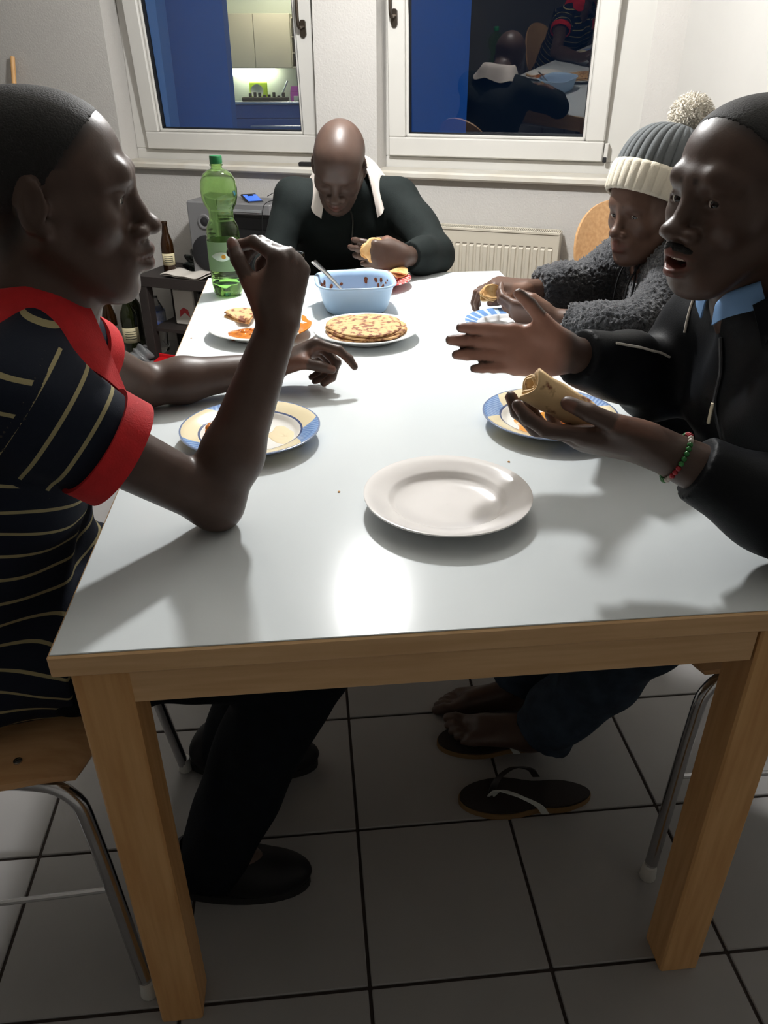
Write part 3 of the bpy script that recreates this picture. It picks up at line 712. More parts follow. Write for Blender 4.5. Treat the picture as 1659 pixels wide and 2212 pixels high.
# beer bottle
BP = [(.0005,.001),(.028,.001),(.0305,.004),(.0305,.13),(.0295,.145),(.024,.165),(.0165,.19),(.0135,.225),(.0135,.232),(.0148,.233),(.0148,.243),(.0132,.245),(.0105,.245),(.0105,.19),(.0005,.19)]
def bottle(nm, label, loc, prof, m, lab=None, group=None, rx=0, sc=1.0, cap=None, lz=(.04,.1), rz=0):
    t = thing(nm, label, 'bottle', loc, rz, group); t.rotation_euler = (rx,0,rz); t.scale = (sc,sc,sc)
    b = MB(); b.lathe(prof, 28, close=False); b.build('bottle_glass', m, t, True, 60)
    if lab:
        r = max(p[0] for p in prof)+.0006; b = MB(); ths = np.linspace(math.pi*1.15, math.pi*1.95, 14)
        b.sheet(np.array([[(r*math.cos(a), r*math.sin(a), z) for a in ths] for z in lz]), .0004); lb = b.build('paper_label', lab, t, True, 0)
        for k in range(4):
            z = lz[0]+(lz[1]-lz[0])*(.25+.16*k); b = MB(); b.sheet(np.array([[((r+.0006)*math.cos(a), (r+.0006)*math.sin(a), zz) for a in ths[3:11]] for zz in (z, z+.003)]), .0002); b.build('print_line', M['blackpl'], lb)
    if cap: b = MB(); b.lathe([(prof[-4][0]+.0012,prof[-3][1]-.03),(prof[-4][0]+.0012,prof[-3][1]+.001),(.0005,prof[-3][1]+.001)], 20, close=False); b.build('foil', cap, t, True)
    return t
bottle('beer_bottle', 'brown beer bottle standing on the side table', wp(-1.025,sz,-.245), BP, M['brownglass'], M['label'], lz=(.045,.1))
WP_ = [(.0005,.002),(.034,.001),(.038,.006),(.038,.175),(.035,.195),(.022,.22),(.015,.24),(.0145,.295),(.016,.296),(.016,.304),(.0145,.305),(.011,.305),(.011,.25),(.0005,.25)]
bottle('wine_bottle', 'dark wine bottle with cream label on the floor left of the side table', wp(-1.305,0,-.26), WP_, M['wineglass'], M['label'], cap=M['blackpl'], lz=(.06,.13), sc=1.12)
bottle('empty_bottle', 'tall dark bottle standing just behind the labelled wine bottle', wp(-1.375,0,-.12), WP_, M['wineglass'], sc=1.15)
bottle('empty_bottle', 'brown bottle with shiny shoulders at the far left of the bottle group', wp(-1.47,0,-.2), BP, M['brownglass'], M['paper'], sc=1.2)
bottle('empty_bottle', 'brown bottle between the dark bottles and the man in the polo shirt', wp(-1.455,0,-.33), BP, M['brownglass'], M['paper'], sc=1.05)
# clear water bottle with white label
b = MB(); t = thing('clear_plastic_bottle', 'clear crushed plastic bottle with white and blue label on the floor', 'bottle', wp(-1.19,0,-.17))
b.lathe([(.0005,.002),(.036,.002),(.04,.02),(.038,.06),(.041,.1),(.037,.15),(.04,.2),(.03,.24),(.014,.27),(.013,.29),(.0005,.29)], 24, close=False, fr=lambda a, r, z: r*(1+.06*math.sin(3*a+40*z))); b.build('bottle_body', M['clear'], t, True, 0)
b = MB(); b.lathe([(.0425,.13),(.0425,.22)], 24, close=False, fr=lambda a, r, z: r*(1+.06*math.sin(3*a+40*z))); b.build('label', mat('white blue label', srgb(206,212,222), .4, col2=srgb(60,90,170), nscale=22), t, True, 0)
# cloth napkins on the side table
b = MB(); G = []
for i, u in enumerate(np.linspace(0,1,26)):
    G.append([(.23*u-.115, .13*(v-.5)+.02*u, .012+.007*math.sin(7*u+2*v)*(.3+u)+.004*math.sin(13*u)) for v in np.linspace(0,1,12)])
b.sheet(np.array(G), .004); b.sheet(np.array(G)*np.array([.97,.94,.8])+np.array([.004,.004,-.007]), .004)
o = b.build('folded_napkins', M['paper'], None, True, 0); o.location = wp(-.905,sz+.004,-.282); o.rotation_euler = (0,0,-TH-.1); tag(o, 'crumpled white napkins at the front edge of the side table', 'napkins')
def crumple(nm, label, cat, loc, r, m, seed, sq_=(1,1,1), tall=1.0):
    rg = np.random.default_rng(seed); ph = rg.random((6,3))*6.28; fq = rg.uniform(2,9,(6,3)); G = []
    for th in np.linspace(.02, math.pi*.62, 22):
        row = []
        for a in np.linspace(0, 2*math.pi, 36, endpoint=False):
            d = V(math.sin(th)*math.cos(a), math.sin(th)*math.sin(a), math.cos(th))
            k = 1+.09*sum(math.sin(fq[i]@d+ph[i,0]) for i in range(6))
            p = d*r*k*np.asarray(sq_); row.append((p[0], p[1], p[2]*tall+r*.42*sq_[2]*tall))
        G.append(row)
    b = MB(); b.sheet(np.array(G), .0015, wrap=True); o = b.build(nm, m, None, True, 0); o.location = loc; tag(o, label, cat); return o
crumple('plastic_bag', 'small black plastic bag between beer bottle and stereo', 'bag', wp(-.94,sz,-.12), .06, mat('black bag foil', srgb(28,34,32), .25), 1)
crumple('plastic_bag', 'whitish crumpled plastic bag under the side table shelf', 'bag', wp(-.80,.0,-.16), .085, mat('white bag foil', srgb(170,168,166), .3), 2, (1.2,1,.8))
crumple('plastic_bag', 'translucent grey plastic bag beside the leg of the side table', 'bag', wp(-1.19,.0,-.36), .055, mat('grey bag foil', srgb(120,122,124), .25), 3)
b = MB(); wbox(b, -1.14, -1.06, .0, .0, 0, 0) if False else None
t = wthing('paper_bag', 'white paper bag with a red print on the side table shelf', 'bag', -.99, .168, -.17)
b = MB(); b.box((0,0,.09), (.12,.1,.18), None, .006); b.build('bag_body', M['paper'], t)
b = MB(); b.prism([(-.03,-.02),(0,.005),(.028,-.018),(.02,.02),(-.005,.03),(-.026,.016)], 0, .001, np.stack([V(1,0,0), V(0,0,1), V(0,-1,0)], 1), (0,-.05,.06)); b.build('red_print', mat('red print', srgb(190,60,66), .6), t)
t = wthing('subwoofer_box', 'black box with grey highlight and yellow trim under the side table', 'box', -.80, .168, -.17)
b = MB(); b.box((.02,0,.1), (.22,.2,.2), None, .02); b.build('box_body', M['blackpl'], t)
b = MB(); b.box((.02,-.101,.006), (.2,.004,.006)); b.build('yellow_trim', mat('yellow trim', srgb(150,116,30), .5), t)
b = MB(); b.box((-.05,-.101,.13), (.02,.004,.08), None, .0015); b.build('grey_bar', M['silver'], t)
# dustpan-like red strip and yellow cloth on the floor
t = thing('red_dustpan', 'red plastic dustpan lying in front of the side table leg', 'dustpan', wp(-1.03,0,-.36), -TH-.1)
b = MB(); b.box((.05,0,.012), (.26,.06,.02), rotx(.2), .006); b.box((.05,.028,.026), (.26,.008,.034), None, .003); b.build('pan', mat('red plastic', srgb(206,26,34), .4), t)
o = MB(); o.box((0,0,.012), (.13,.05,.02), rotz(.25), .008); o = o.build('yellow_sponge', mat('yellow sponge', srgb(222,176,36), .8, bump=.4, bscale=200)); o.location = wp(-1.0,0,-.425); o.rotation_euler = (0,0,-TH); tag(o, 'yellow sponge cloth in front of the red dustpan', 'sponge')
# black remote on the sill
o = MB(); o.box((0,0,.009), (.15,.035,.018), None, .004); o = o.build('remote_control', M['blackpl']); o.location = wp(-.345,.910,.02); o.rotation_euler = (0,0,-TH+.06); tag(o, 'black remote control on the window sill behind the bald man', 'remote')
# broom handle leaning in the left corner
b = MB(); b.tube([wp(-1.93,.0,-.3), wp(-1.905,1.36,-.02)], .0115, 12); o = b.build('broom_handle', M['beech_z'], None, True); tag(o, 'pale wooden broom handle leaning against the wall at the far left', 'broom')
# ------------------------------------------------------------------ bodies: distance fields turned into one continuous mesh
class Field:
    def __init__(s, lo, hi, h):
        s.lo = np.asarray(lo, float); s.h = h
        s.n = np.ceil((np.asarray(hi, float)-s.lo)/h).astype(int)+1
        s.F = np.full(s.n, 1.0, np.float32)
    def _sl(s, lo, hi):
        a = np.clip(np.floor((lo-s.lo)/s.h).astype(int), 0, s.n); b = np.clip(np.ceil((hi-s.lo)/s.h).astype(int)+1, 0, s.n)
        if (b <= a).any(): return None
        sl = tuple(slice(i, j) for i, j in zip(a, b))
        g = [(s.lo[k]+s.h*np.arange(a[k], b[k])).astype(np.float32) for k in range(3)]
        return sl, g[0][:,None,None], g[1][None,:,None], g[2][None,None,:]
    def _mix(s, fn, lo, hi, k, sub):
        k = max(k, 1e-4); r = s._sl(np.asarray(lo)-k*1.2-2*s.h, np.asarray(hi)+k*1.2+2*s.h)
        if r is None: return
        sl, X, Y, Z = r; d = fn(X, Y, Z); a = s.F[sl]
        if sub: d = -d
        hh = np.maximum(k-np.abs(a-d), 0); e = hh*hh/(4*k)
        s.F[sl] = (np.maximum(a, d)+e) if sub else (np.minimum(a, d)-e)
    def ell(s, c, r, R=None, k=.01, sub=False):
        c = np.asarray(c, float); r = np.asarray(r, float)*np.ones(3); R = np.eye(3) if R is None else np.asarray(R, float)
        ext = np.sqrt(((R*r)**2).sum(1))
        def fn(X, Y, Z):
            x, y, z = X-c[0], Y-c[1], Z-c[2]
            a = [(x*R[0,i]+y*R[1,i]+z*R[2,i]) for i in range(3)]
            k0 = np.sqrt(sum((a[i]/r[i])**2 for i in range(3))); k1 = np.sqrt(sum((a[i]/r[i]**2)**2 for i in range(3)))+1e-9
            return (k0*(k0-1)/k1).astype(np.float32)
        s._mix(fn, c-ext, c+ext, k, sub)
    def cone(s, a, b, r1, r2=None, k=.01, sub=False, flat=False, flata=False):
        a = np.asarray(a, float); b = np.asarray(b, float); r2 = r1 if r2 is None else r2
        ba = b-a; L2 = float(ba@ba)+1e-12; dr = ba/math.sqrt(L2)
        def fn(X, Y, Z):
            x, y, z = X-a[0], Y-a[1], Z-a[2]
            q = (x*ba[0]+y*ba[1]+z*ba[2])/L2; t = np.clip(q, 0, 1)
            d = np.sqrt((x-t*ba[0])**2+(y-t*ba[1])**2+(z-t*ba[2])**2)-(r1+(r2-r1)*t)
            if flat: d = np.maximum(d, (q-1)*math.sqrt(L2))
            if flata: d = np.maximum(d, -q*math.sqrt(L2))
            return d.astype(np.float32)
        m = max(r1, r2); s._mix(fn, np.minimum(a, b)-m, np.maximum(a, b)+m, k, sub)
    def chain(s, pts, rad, k=.01):
        for i in range(len(pts)-1): s.cone(pts[i], pts[i+1], rad[i], rad[i+1], k)
    def half(s, p, n, k=.003, lo=None, hi=None):
        """cut away everything on the side n points to (inside the optional box)"""
        p = np.asarray(p, float); n = unit(n)
        lo = s.lo if lo is None else np.asarray(lo, float); hi = (s.lo+s.h*s.n) if hi is None else np.asarray(hi, float)
        s._mix(lambda X,Y,Z: (-((X-p[0])*n[0]+(Y-p[1])*n[1]+(Z-p[2])*n[2])).astype(np.float32), lo, hi, k, True)
    def mesh(s):
        F = s.F; I = (F < 0); n = np.array(F.shape)
        c = np.zeros(n-1, np.uint8)
        for dx in (0,1):
            for dy in (0,1):
                for dz in (0,1): c += I[dx:n[0]-1+dx, dy:n[1]-1+dy, dz:n[2]-1+dz]
        act = np.flatnonzero((c > 0) & (c < 8)); sh = tuple(n-1)
        ci, cj, ck = np.unravel_index(act, sh)
        cor = {}
        for dx in (0,1):
            for dy in (0,1):
                for dz in (0,1): cor[(dx,dy,dz)] = F[ci+dx, cj+dy, ck+dz].astype(float)
        P = np.zeros((len(act), 3)); W = np.zeros(len(act))
        for ax in range(3):
            o = [i for i in range(3) if i != ax]
            for u in (0,1):
                for w in (0,1):
                    a = [0,0,0]; a[o[0]] = u; a[o[1]] = w; b = list(a); b[ax] = 1
                    fa, fb = cor[tuple(a)], cor[tuple(b)]; m = (fa < 0) != (fb < 0)
                    t = np.where(m, fa/np.where(m, fa-fb, 1), 0)
                    q = np.tile(np.array(a, float), (len(act),1)); q[:,ax] = t
                    P[m] += q[m]; W[m] += 1
        P /= W[:,None]
        P = (P+np.stack([ci,cj,ck],1))*s.h+s.lo
        faces = []
        st = np.array([sh[1]*sh[2], sh[2], 1])
        for ax in range(3):
            o = [(ax+1)%3, (ax+2)%3]
            A = I.take(range(0, n[ax]-1), ax); B = I.take(range(1, n[ax]), ax)
            e = np.argwhere(A != B)
            ok = (e[:,o[0]] > 0)&(e[:,o[1]] > 0)&(e[:,o[0]] < n[o[0]]-1)&(e[:,o[1]] < n[o[1]]-1)
            e = e[ok]; ins = A[tuple(e.T)]
            base = e@st
            q = [base-st[o[0]]-st[o[1]], base-st[o[1]], base, base-st[o[0]]]
            q = np.stack([np.searchsorted(act, x) for x in q], 1)
            q[~ins] = q[~ins][:,::-1]; faces.append(q)
        return P, np.vstack(faces)
def relax(P, Fq, it=1, lam=.5):
    for _ in range(it):
        S = np.zeros_like(P); C = np.zeros(len(P))
        for a, b in ((0,1),(1,2),(2,3),(3,0)):
            np.add.at(S, Fq[:,a], P[Fq[:,b]]); np.add.at(C, Fq[:,a], 1)
            np.add.at(S, Fq[:,b], P[Fq[:,a]]); np.add.at(C, Fq[:,b], 1)
        P = P*(1-lam)+lam*S/np.maximum(C, 1)[:,None]
    return P
def field_mesh(name, P, Fq, mats, parent=None, colors=None, scalars=None):
    me = bpy.data.meshes.new(name)
    me.vertices.add(len(P)); me.vertices.foreach_set('co', P.astype(np.float32).ravel())
    me.loops.add(len(Fq)*4); me.loops.foreach_set('vertex_index', Fq.astype(np.int32).ravel())
    me.polygons.add(len(Fq)); me.polygons.foreach_set('loop_start', np.arange(0, len(Fq)*4, 4, dtype=np.int32))
    me.polygons.foreach_set('use_smooth', np.ones(len(Fq), bool))
    me.update(calc_edges=True); me.validate()
    for m in (mats if isinstance(mats, (list,tuple)) else [mats]): me.materials.append(m)
    if colors is not None:
        a = me.color_attributes.new('tint', 'FLOAT_COLOR', 'POINT')
        a.data.foreach_set('color', np.c_[colors, np.ones(len(colors))].astype(np.float32).ravel())
    for k, v in (scalars or {}).items():
        a = me.attributes.new(k, 'FLOAT', 'POINT'); a.data.foreach_set('value', np.asarray(v, np.float32))
    return link(name, me, None, parent)
def clump(P, c, r, soft=.25):
    """1 inside the ellipsoid c,r(,R) fading to 0 outside"""
    d = np.sqrt((((P-c)/r)**2).sum(1)); return np.clip((1+soft-d)/(2*soft), 0, 1)
def seg_d(P, a, b):
    a = np.asarray(a); ba = np.asarray(b)-a; t = np.clip(((P-a)@ba)/(ba@ba), 0, 1)
    return np.linalg.norm(P-a-t[:,None]*ba, axis=1), t

# ---- head: local frame x = right, y = forward, z = up, origin between the ears
class Head:
    def __init__(s, o, fwd, up, sc=1.0, **kw):
        s.o = np.asarray(o, float); f = unit(fwd); r = unit(np.cross(f, up)); u = np.cross(r, f)
        s.R = np.stack([r, f, u], 1); s.s = sc
        s.kw = dict(mouth=0.0, nose=1.0, lips=1.0, jaw=1.0, chin=0.0, brow=1.0, fore=1.0, cran=1.0, thin=1.0, long=1.0, slope=0.0, closed=False); s.kw.update(kw)
    def W(s, p):
        p = np.array(p, float)
        if p[2] < 0: p[2] *= s.kw['long']
        return s.o+s.R@(p*s.s)
    def L(s, P):
        l = ((P-s.o)@s.R)/s.s; l[:,2] = np.where(l[:,2] < 0, l[:,2]/s.kw['long'], l[:,2]); return l
    def skull(s, f):
        """cranium, face mass, jaw"""
        K = s.kw; t = K['thin']
        E = lambda c, r, k=.02, Rl=None, sub=False: f.ell(s.W(c), np.asarray(r)*s.s, s.R if Rl is None else s.R@Rl, k*s.s, sub)
        C = lambda a, b, r1, r2, k=.012, sub=False: f.cone(s.W(a), s.W(b), r1*s.s, r2*s.s, k*s.s, sub)
        E((0,-.012-K['slope']*.6,.042), (.0755*t,.098,.082*K['cran']), .01)
        E((0,-.045,.015), (.066*t,.062,.062), .03)
        E((0,.034-K['slope'],.045-.5*K['slope']), (.064*t,.055*K['fore'],.058), .03)
        E((0,.04,-.03), (.058*t,.05,.068), .03)
        E((0,.044,-.082), (.044*t,.043,.036), .025)
        for x in (-1,1):
            C((x*.057*t,.0,-.04), (x*.028,.06,-.098), .019, .016, .025)
            C((x*.058*t,.012,-.012), (x*.045*t,.052,-.012), .015, .017, .02)
        E((0,.077+K['chin'],-.104), (.024,.018,.017), .025)
    def face(s, f):
        K = s.kw; no = K['nose']; li = K['lips']; mo = K['mouth']; t = K['thin']
        E = lambda c, r, k=.008, Rl=None, sub=False: f.ell(s.W(c), np.asarray(r)*s.s, s.R if Rl is None else s.R@Rl, k*s.s, sub)
        C = lambda a, b, r1, r2, k=.008, sub=False: f.cone(s.W(a), s.W(b), r1*s.s, r2*s.s, k*s.s, sub)
        for x in (-1,1):
            E((x*.034,.103,-.003), (.021,.018,.0135), .014, sub=True)                    # orbit
            C((x*.0,.0815,.0245), (x*.03,.081,.0275), .009*K['brow'], .009*K['brow'], .02)
            C((x*.03,.081,.0275), (x*.052,.062,.02), .009*K['brow'], .0075, .02)
            E((x*.033,.0715,.001), (.0165,.015,.0135), .004)                               # lids over the eyeball
            if not K['closed']: E((x*.0335,.0885,.0), (.0128,.016,.0054), .002, sub=True)                    # opening
            C((x*.021,.0835,.0055), (x*.034,.0855,.0072), .0026, .0026, .003)             # upper lid edge
            C((x*.034,.0855,.0072), (x*.0465,.079,.0035), .0026, .0022, .003)
            C((x*.023,.082,-.006), (x*.044,.0785,-.005), .0022, .002, .003)
            E((x*.044*t,.056,-.024), (.02,.02,.02), .022)                                # cheek
            C((x*.017,.09,-.04), (x*.03,.083,-.058), .003, .003, .012)                   # fold beside the mouth
        C((0,.084,.012), (0,.105,-.026), .0085, .0108, .014)                           # nose
        E((0,.112,-.0315), (.0145*no,.0135,.0115), .008)
        for x in (-1,1):
            E((x*.018*no,.099,-.037), (.0105*no,.0125,.0092), .006)
            E((x*.009*no,.1055,-.0462), (.0052*no,.006,.004), .003, sub=True)
        E((0,.076,-.066), (.034,.027,.028), .018)                                      # muzzle
        C((0,.0995,-.046), (0,.101,-.053), .004, .005, .008)
        dz = -.011*mo
        for x in (-1,1):
            C((x*.006,.1035,-.0590), (x*.0255,.0885,-.0655), .0082*li, .0048, .006)       # upper lip
            C((x*.006,.1015,-.0755+dz), (x*.0245,.0875,-.0685+dz*.4), .0092*li, .0048, .006)   # lower lip
        C((0,.1035,-.0597), (0,.1035,-.0590), .0076*li, .0076*li, .006)
        C((0,.1015,-.0755+dz), (0,.1015,-.0752+dz), .009*li, .009*li, .006)
        if mo > 0:
            E((0,.1,-.067+dz*.5), (.02,.026,.003+.0058*mo), .002, sub=True)
        else:
            for x in (-1,1): C((0,.1145,-.0668), (x*.0255,.0965,-.0675), .0018, .0012, .003, sub=True)
        E((0,.105,-.0905+dz), (.024,.01,.007), .012, sub=True)                           # hollow under the lip
    def ears(s, f):
        for x in (-1,1):
            Rl = rotz(x*-.45) @ rotx(-.18)
            f.ell(s.W((x*.077*s.kw['thin'],-.012,-.004)), np.array([.0065,.0195,.031])*s.s, s.R@Rl, .006*s.s)
            f.ell(s.W((x*.0865*s.kw['thin'],-.008,.0)), np.array([.006,.0115,.0185])*s.s, s.R@Rl, .005*s.s, sub=True)
            f.ell(s.W((x*.077*s.kw['thin'],-.002,-.029)), np.array([.006,.0085,.01])*s.s, s.R, .005*s.s)
            f.ell(s.W((x*.078*s.kw['thin'],.002,-.004)), np.array([.005,.006,.008])*s.s, s.R, .004*s.s)
    def tint(s, P, col, lipcol=(1.25,.8,.8), brow=True, gate=.16):
        l = s.L(P); near = np.linalg.norm(l, axis=1) < gate
        q = l[near]; c = col[near]; dz = -.011*s.kw['mouth']; ax = np.abs(q[:,0])
        q2 = np.c_[ax, q[:,1:]]
        d1, t1 = seg_d(q2, (0,.1035,-.0592), (.0255,.0885,-.0655)); d2, t2 = seg_d(q2, (0,.1015,-.0755+dz), (.0245,.0875,-.0685+dz*.4))
        w = np.clip((np.maximum(.0125-.005*t1-d1, .0135-.006*t2-d2))/.002, 0, 1)[:,None]
        c = c*(1-w)+c*np.array(lipcol)*w
        if brow:
            d3, tt = seg_d(q2, (.012,.0925,.0255), (.051,.0715,.0255)); w = (np.clip((.0062-.0015*tt-d3)/.003, 0, 1)*.8)[:,None]
            c = c*(1-w)+c*np.array((.12,.12,.12))*w
        col[near] = c
        return col
    def eyes(s, parent, mw, mi, look=(0,1,0)):
        for x in (-1,1):
            b = MB(); c = s.W((x*.033,.0705,.0005)); look_w = unit(s.R@np.asarray(look, float))
            up = unit(np.cross(np.cross(look_w, s.R[:,2]), look_w)); rt = np.cross(look_w, up); Rm = np.stack([rt, up, look_w], 1)
            r = .0134*s.s
            prof = [(r*math.sin(a), -r*math.cos(a)) for a in np.linspace(.02, math.pi-.46, 14)]
            b.lathe(prof, 20, c, Rm, close=False); b.cur = 1
            prof = [(r*1.003*math.sin(a), -r*1.003*math.cos(a)) for a in np.linspace(math.pi-.46, math.pi-.01, 6)]
            b.lathe(prof, 20, c, Rm, close=True)
            b.build('eye', [mw, mi], parent, True, 0)

# ---- hand: f = direction wrist to knuckles, n = out of the palm
FING = {'index': ((.092,.0285), (.044,.026,.022), .0092), 'middle': ((.0965,.0085), (.049,.030,.0225), .0096),
        'ring': ((.0915,-.0125), (.045,.028,.0225), .0090), 'pinky': ((.082,-.0315), (.035,.021,.0195), .0080)}
class Hand:
    def __init__(s, wrist, f, n, right, sc=1.0):
        s.o = np.asarray(wrist, float); s.f = unit(f); n = np.asarray(n, float); s.n = unit(n-(n@s.f)*s.f)
        s.t = np.cross(s.f, s.n) if right else np.cross(s.n, s.f); s.s = sc; s.J = {}
        s.B = np.stack([s.f, s.t, s.n], 1)
    def W(s, p): return s.o+s.B@(np.asarray(p, float)*s.s)
    def L(s, P): return ((P-s.o)@s.B)/s.s
    def build(s, fd, curl, thumb, spread=(6,1,-4,-10), fat=1.0, k=.005):
        """curl: {finger: (mcp,pip,dip) degrees}; thumb: three local points after the base"""
        q = s.s
        for (nm, ((kf,kt),_,r)) in FING.items():
            fd.cone(s.W((.004,kt*.62,0)), s.W((kf*.97,kt,-.002)), .0155*q, .0122*q*fat, .016*q)
        fd.ell(s.W((.05,-.004,.004)), np.array([.05,.036,.0135])*q, s.B, .012*q)
        fd.ell(s.W((.04,.026,.011)), np.array([.033,.016,.0145])*q, s.B@rotz(.35), .012*q)      # ball of the thumb
        fd.ell(s.W((.04,-.026,.008)), np.array([.035,.014,.0125])*q, s.B, .012*q)
        for i, (nm, ((kf,kt),ln,r)) in enumerate(FING.items()):
            c = curl[nm] if isinstance(curl, dict) else curl
            sp = math.radians(spread[i]); a = 0; p = np.array([kf,kt,-.001]); pts = [p]
            for j in range(3):
                a += math.radians(c[j])
                p = p+ln[j]*np.array([math.cos(a)*math.cos(sp), math.sin(sp)*math.cos(min(a,1.2)), math.sin(a)]); pts.append(p)
            Wp = [s.W(p) for p in pts]; s.J[nm] = Wp
            rr = [r*1.06*fat, r*1.0*fat, r*.92*fat, r*.8*fat]
            for j in range(3): fd.cone(Wp[j], Wp[j+1] if j < 2 else Wp[j]+(Wp[3]-Wp[2])*.86, rr[j]*q, rr[j+1]*q, (.007 if j == 0 else .002)*q)
            for j in (1,2): fd.ell(Wp[j], rr[j]*1.07*q, None, .003*q)
        tp = [np.array([.016,.024,.008])]+[np.asarray(p, float) for p in thumb]
        Wp = [s.W(p) for p in tp]; s.J['thumb'] = Wp
        fd.cone(Wp[0], Wp[1], .0155*q, .0128*q, .012*q); fd.cone(Wp[1], Wp[2], .012*q, .0106*q, .004*q)
        fd.cone(Wp[2], Wp[2]+(Wp[3]-Wp[2])*.85, .0108*q, .0088*q, .003*q)
    def tint(s, P, col, palm=(2.3,1.9,1.75), nail=(2.2,1.7,1.6)):
        l = s.L(P); near = (np.linalg.norm(l-np.array([.08,0,0]), axis=1) < .15)
        idx = np.flatnonzero(near); q = P[idx]; c = col[idx]
        best = np.full(len(idx), 9.0); side = np.zeros(len(idx))
        for nm, W in s.J.items():
            for j in range(3):
                d, t = seg_d(q, W[j], W[j+1]); ax = unit(W[j+1]-W[j])
                if nm == 'thumb': pn = unit(np.cross(np.cross(ax, s.n*.6-s.t*.8), ax))
                else: pn = np.cross(ax, s.t); pn = unit(pn if (pn@s.n > 0 or abs(pn@s.n) < .05 and pn@s.f < 0 or pn@(-s.f) > .5) else -pn)
                sd = ((q-W[j]-t[:,None]*(W[j+1]-W[j]))@pn)/(.009*s.s)
                m = d < best; best[m] = d[m]; side[m] = sd[m]
                if j == 2:
                    m2 = (d < .013*s.s)&(t > .45)&(sd < -.45); w = (np.clip((-sd-.45)/.2, 0, 1)*np.clip((t-.45)/.1, 0, 1)*m2)[:,None]
                    c = c*(1-w)+c*np.array(nail)*w
        lp = l[idx]; inp = lp[:,0] < .09
        side = np.where(inp & (best > .012*s.s), (lp[:,2]-.001)/.009, side)
        fade = np.clip((lp[:,0]+.005)/.03, 0, 1)
        w = (np.clip((side-.1)/.7, 0, 1)*fade)[:,None]
        col[idx] = c*(1-w)+c*np.array(palm)*w
        return col
# ------------------------------------------------------------------ people
SKIN = mat('dark brown skin', (.074,.044,.033,1), .43, spec=.4, attr='tint', noise=.15, nscale=25, bump=.12, bscale=350, bdist=.001)
SKIN2 = mat('brown skin', (.115,.062,.043,1), .46, spec=.4, attr='tint', noise=.12, nscale=25, bump=.1, bscale=350, bdist=.001)
EYEW = mat('eye white', (.62,.58,.52,1), .15); EYEI = mat('dark iris', (.008,.005,.004,1), .05); TOOTH = mat('tooth', (.75,.72,.62,1), .2)
MOUTHM = mat('inner mouth', (.16,.03,.03,1), .3)
HAIRM = mat('cropped black hair', (.008,.007,.007,1), .75, noise=.4, nscale=180, bump=.7, bscale=420, bdist=.0015)
def vnorm(P, Fq):
    n = np.cross(P[Fq[:,2]]-P[Fq[:,0]], P[Fq[:,3]]-P[Fq[:,1]]); N = np.zeros_like(P)
    for k in range(4): np.add.at(N, Fq[:,k], n)
    return N/(np.linalg.norm(N, axis=1, keepdims=True)+1e-12)
def wrinkle(P, Fq, amp, freq=1.0, seed=0, axis=(0,0,1)):
    rg = np.random.default_rng(seed); a = unit(axis); d = np.zeros(len(P))
    for k in range(5):
        q = unit(a+.55*rg.normal(size=3)); f = freq*rg.uniform(45,130); w = unit(rg.normal(size=3))
        d += np.sin(P@q*f+rg.random()*6+1.8*np.sin(P@w*freq*22+rg.random()*6))*(45/f)**.6*(.5+.5*np.sin(P@unit(rg.normal(size=3))*12+rg.random()*6))
    return P+vnorm(P, Fq)*(d*amp)[:,None]
def grid_for(pts, pad, h):
    A = np.array(pts); return Field(A.min(0)-pad, A.max(0)+pad, h)
def arm(f, sh, el, wr, s=1.0, k=.02):
    f.cone(sh, el, .047*s, .037*s, k); m = el+(wr-el)*.28
    f.cone(el, m, .037*s, .041*s, k); f.cone(m, wr, .041*s, .0265*s, k)
    d = unit(el-(sh+wr)/2); f.ell(el+d*.012, .026*s, None, .015)
def leg(f, hip, kn, an, s=1.0):
    f.cone(hip, kn, .078*s, .056*s, .02); m = kn+(an-kn)*.3; f.cone(kn, m, .054*s, .054*s, .02); f.cone(m, an, .054*s, .034*s, .02)
def bare_foot(f, heel, toe, up=V(0,0,1), s=1.0, side=1):
    """heel and toe on the sole; side: +1 when the big toe lies towards cross(dir, up)"""
    d = unit(toe-heel); r = np.cross(d, up)*side
    L = lambda a, b_, c: heel+d*a*s+r*b_*s+up*c*s
    f.ell(L(.025,0,.03), np.array([.034,.028,.03])*s, np.stack([d,r,up],1), .015)
    f.cone(L(.03,0,.055), L(.15,.008,.028), .032*s, .022*s, .02); f.cone(L(.05,-.012,.03), L(.17,-.026,.016), .022*s, .015*s, .02); f.cone(L(.05,.01,.03), L(.18,.02,.018), .024*s, .017*s, .02)
    for i, (a, b_, ln, rr) in enumerate(((.185,.026,.045,.0125),(.187,.006,.04,.0095),(.182,-.009,.034,.009),(.174,-.022,.029,.0085),(.162,-.034,.024,.008))):
        f.cone(L(a,b_,rr/s+.004), L(a+ln*.6,b_,rr/s+.006), rr*s, rr*s, .004); f.cone(L(a+ln*.6,b_,rr/s+.006), L(a+ln,b_,rr/s+.001), rr*s, rr*.9*s, .003)
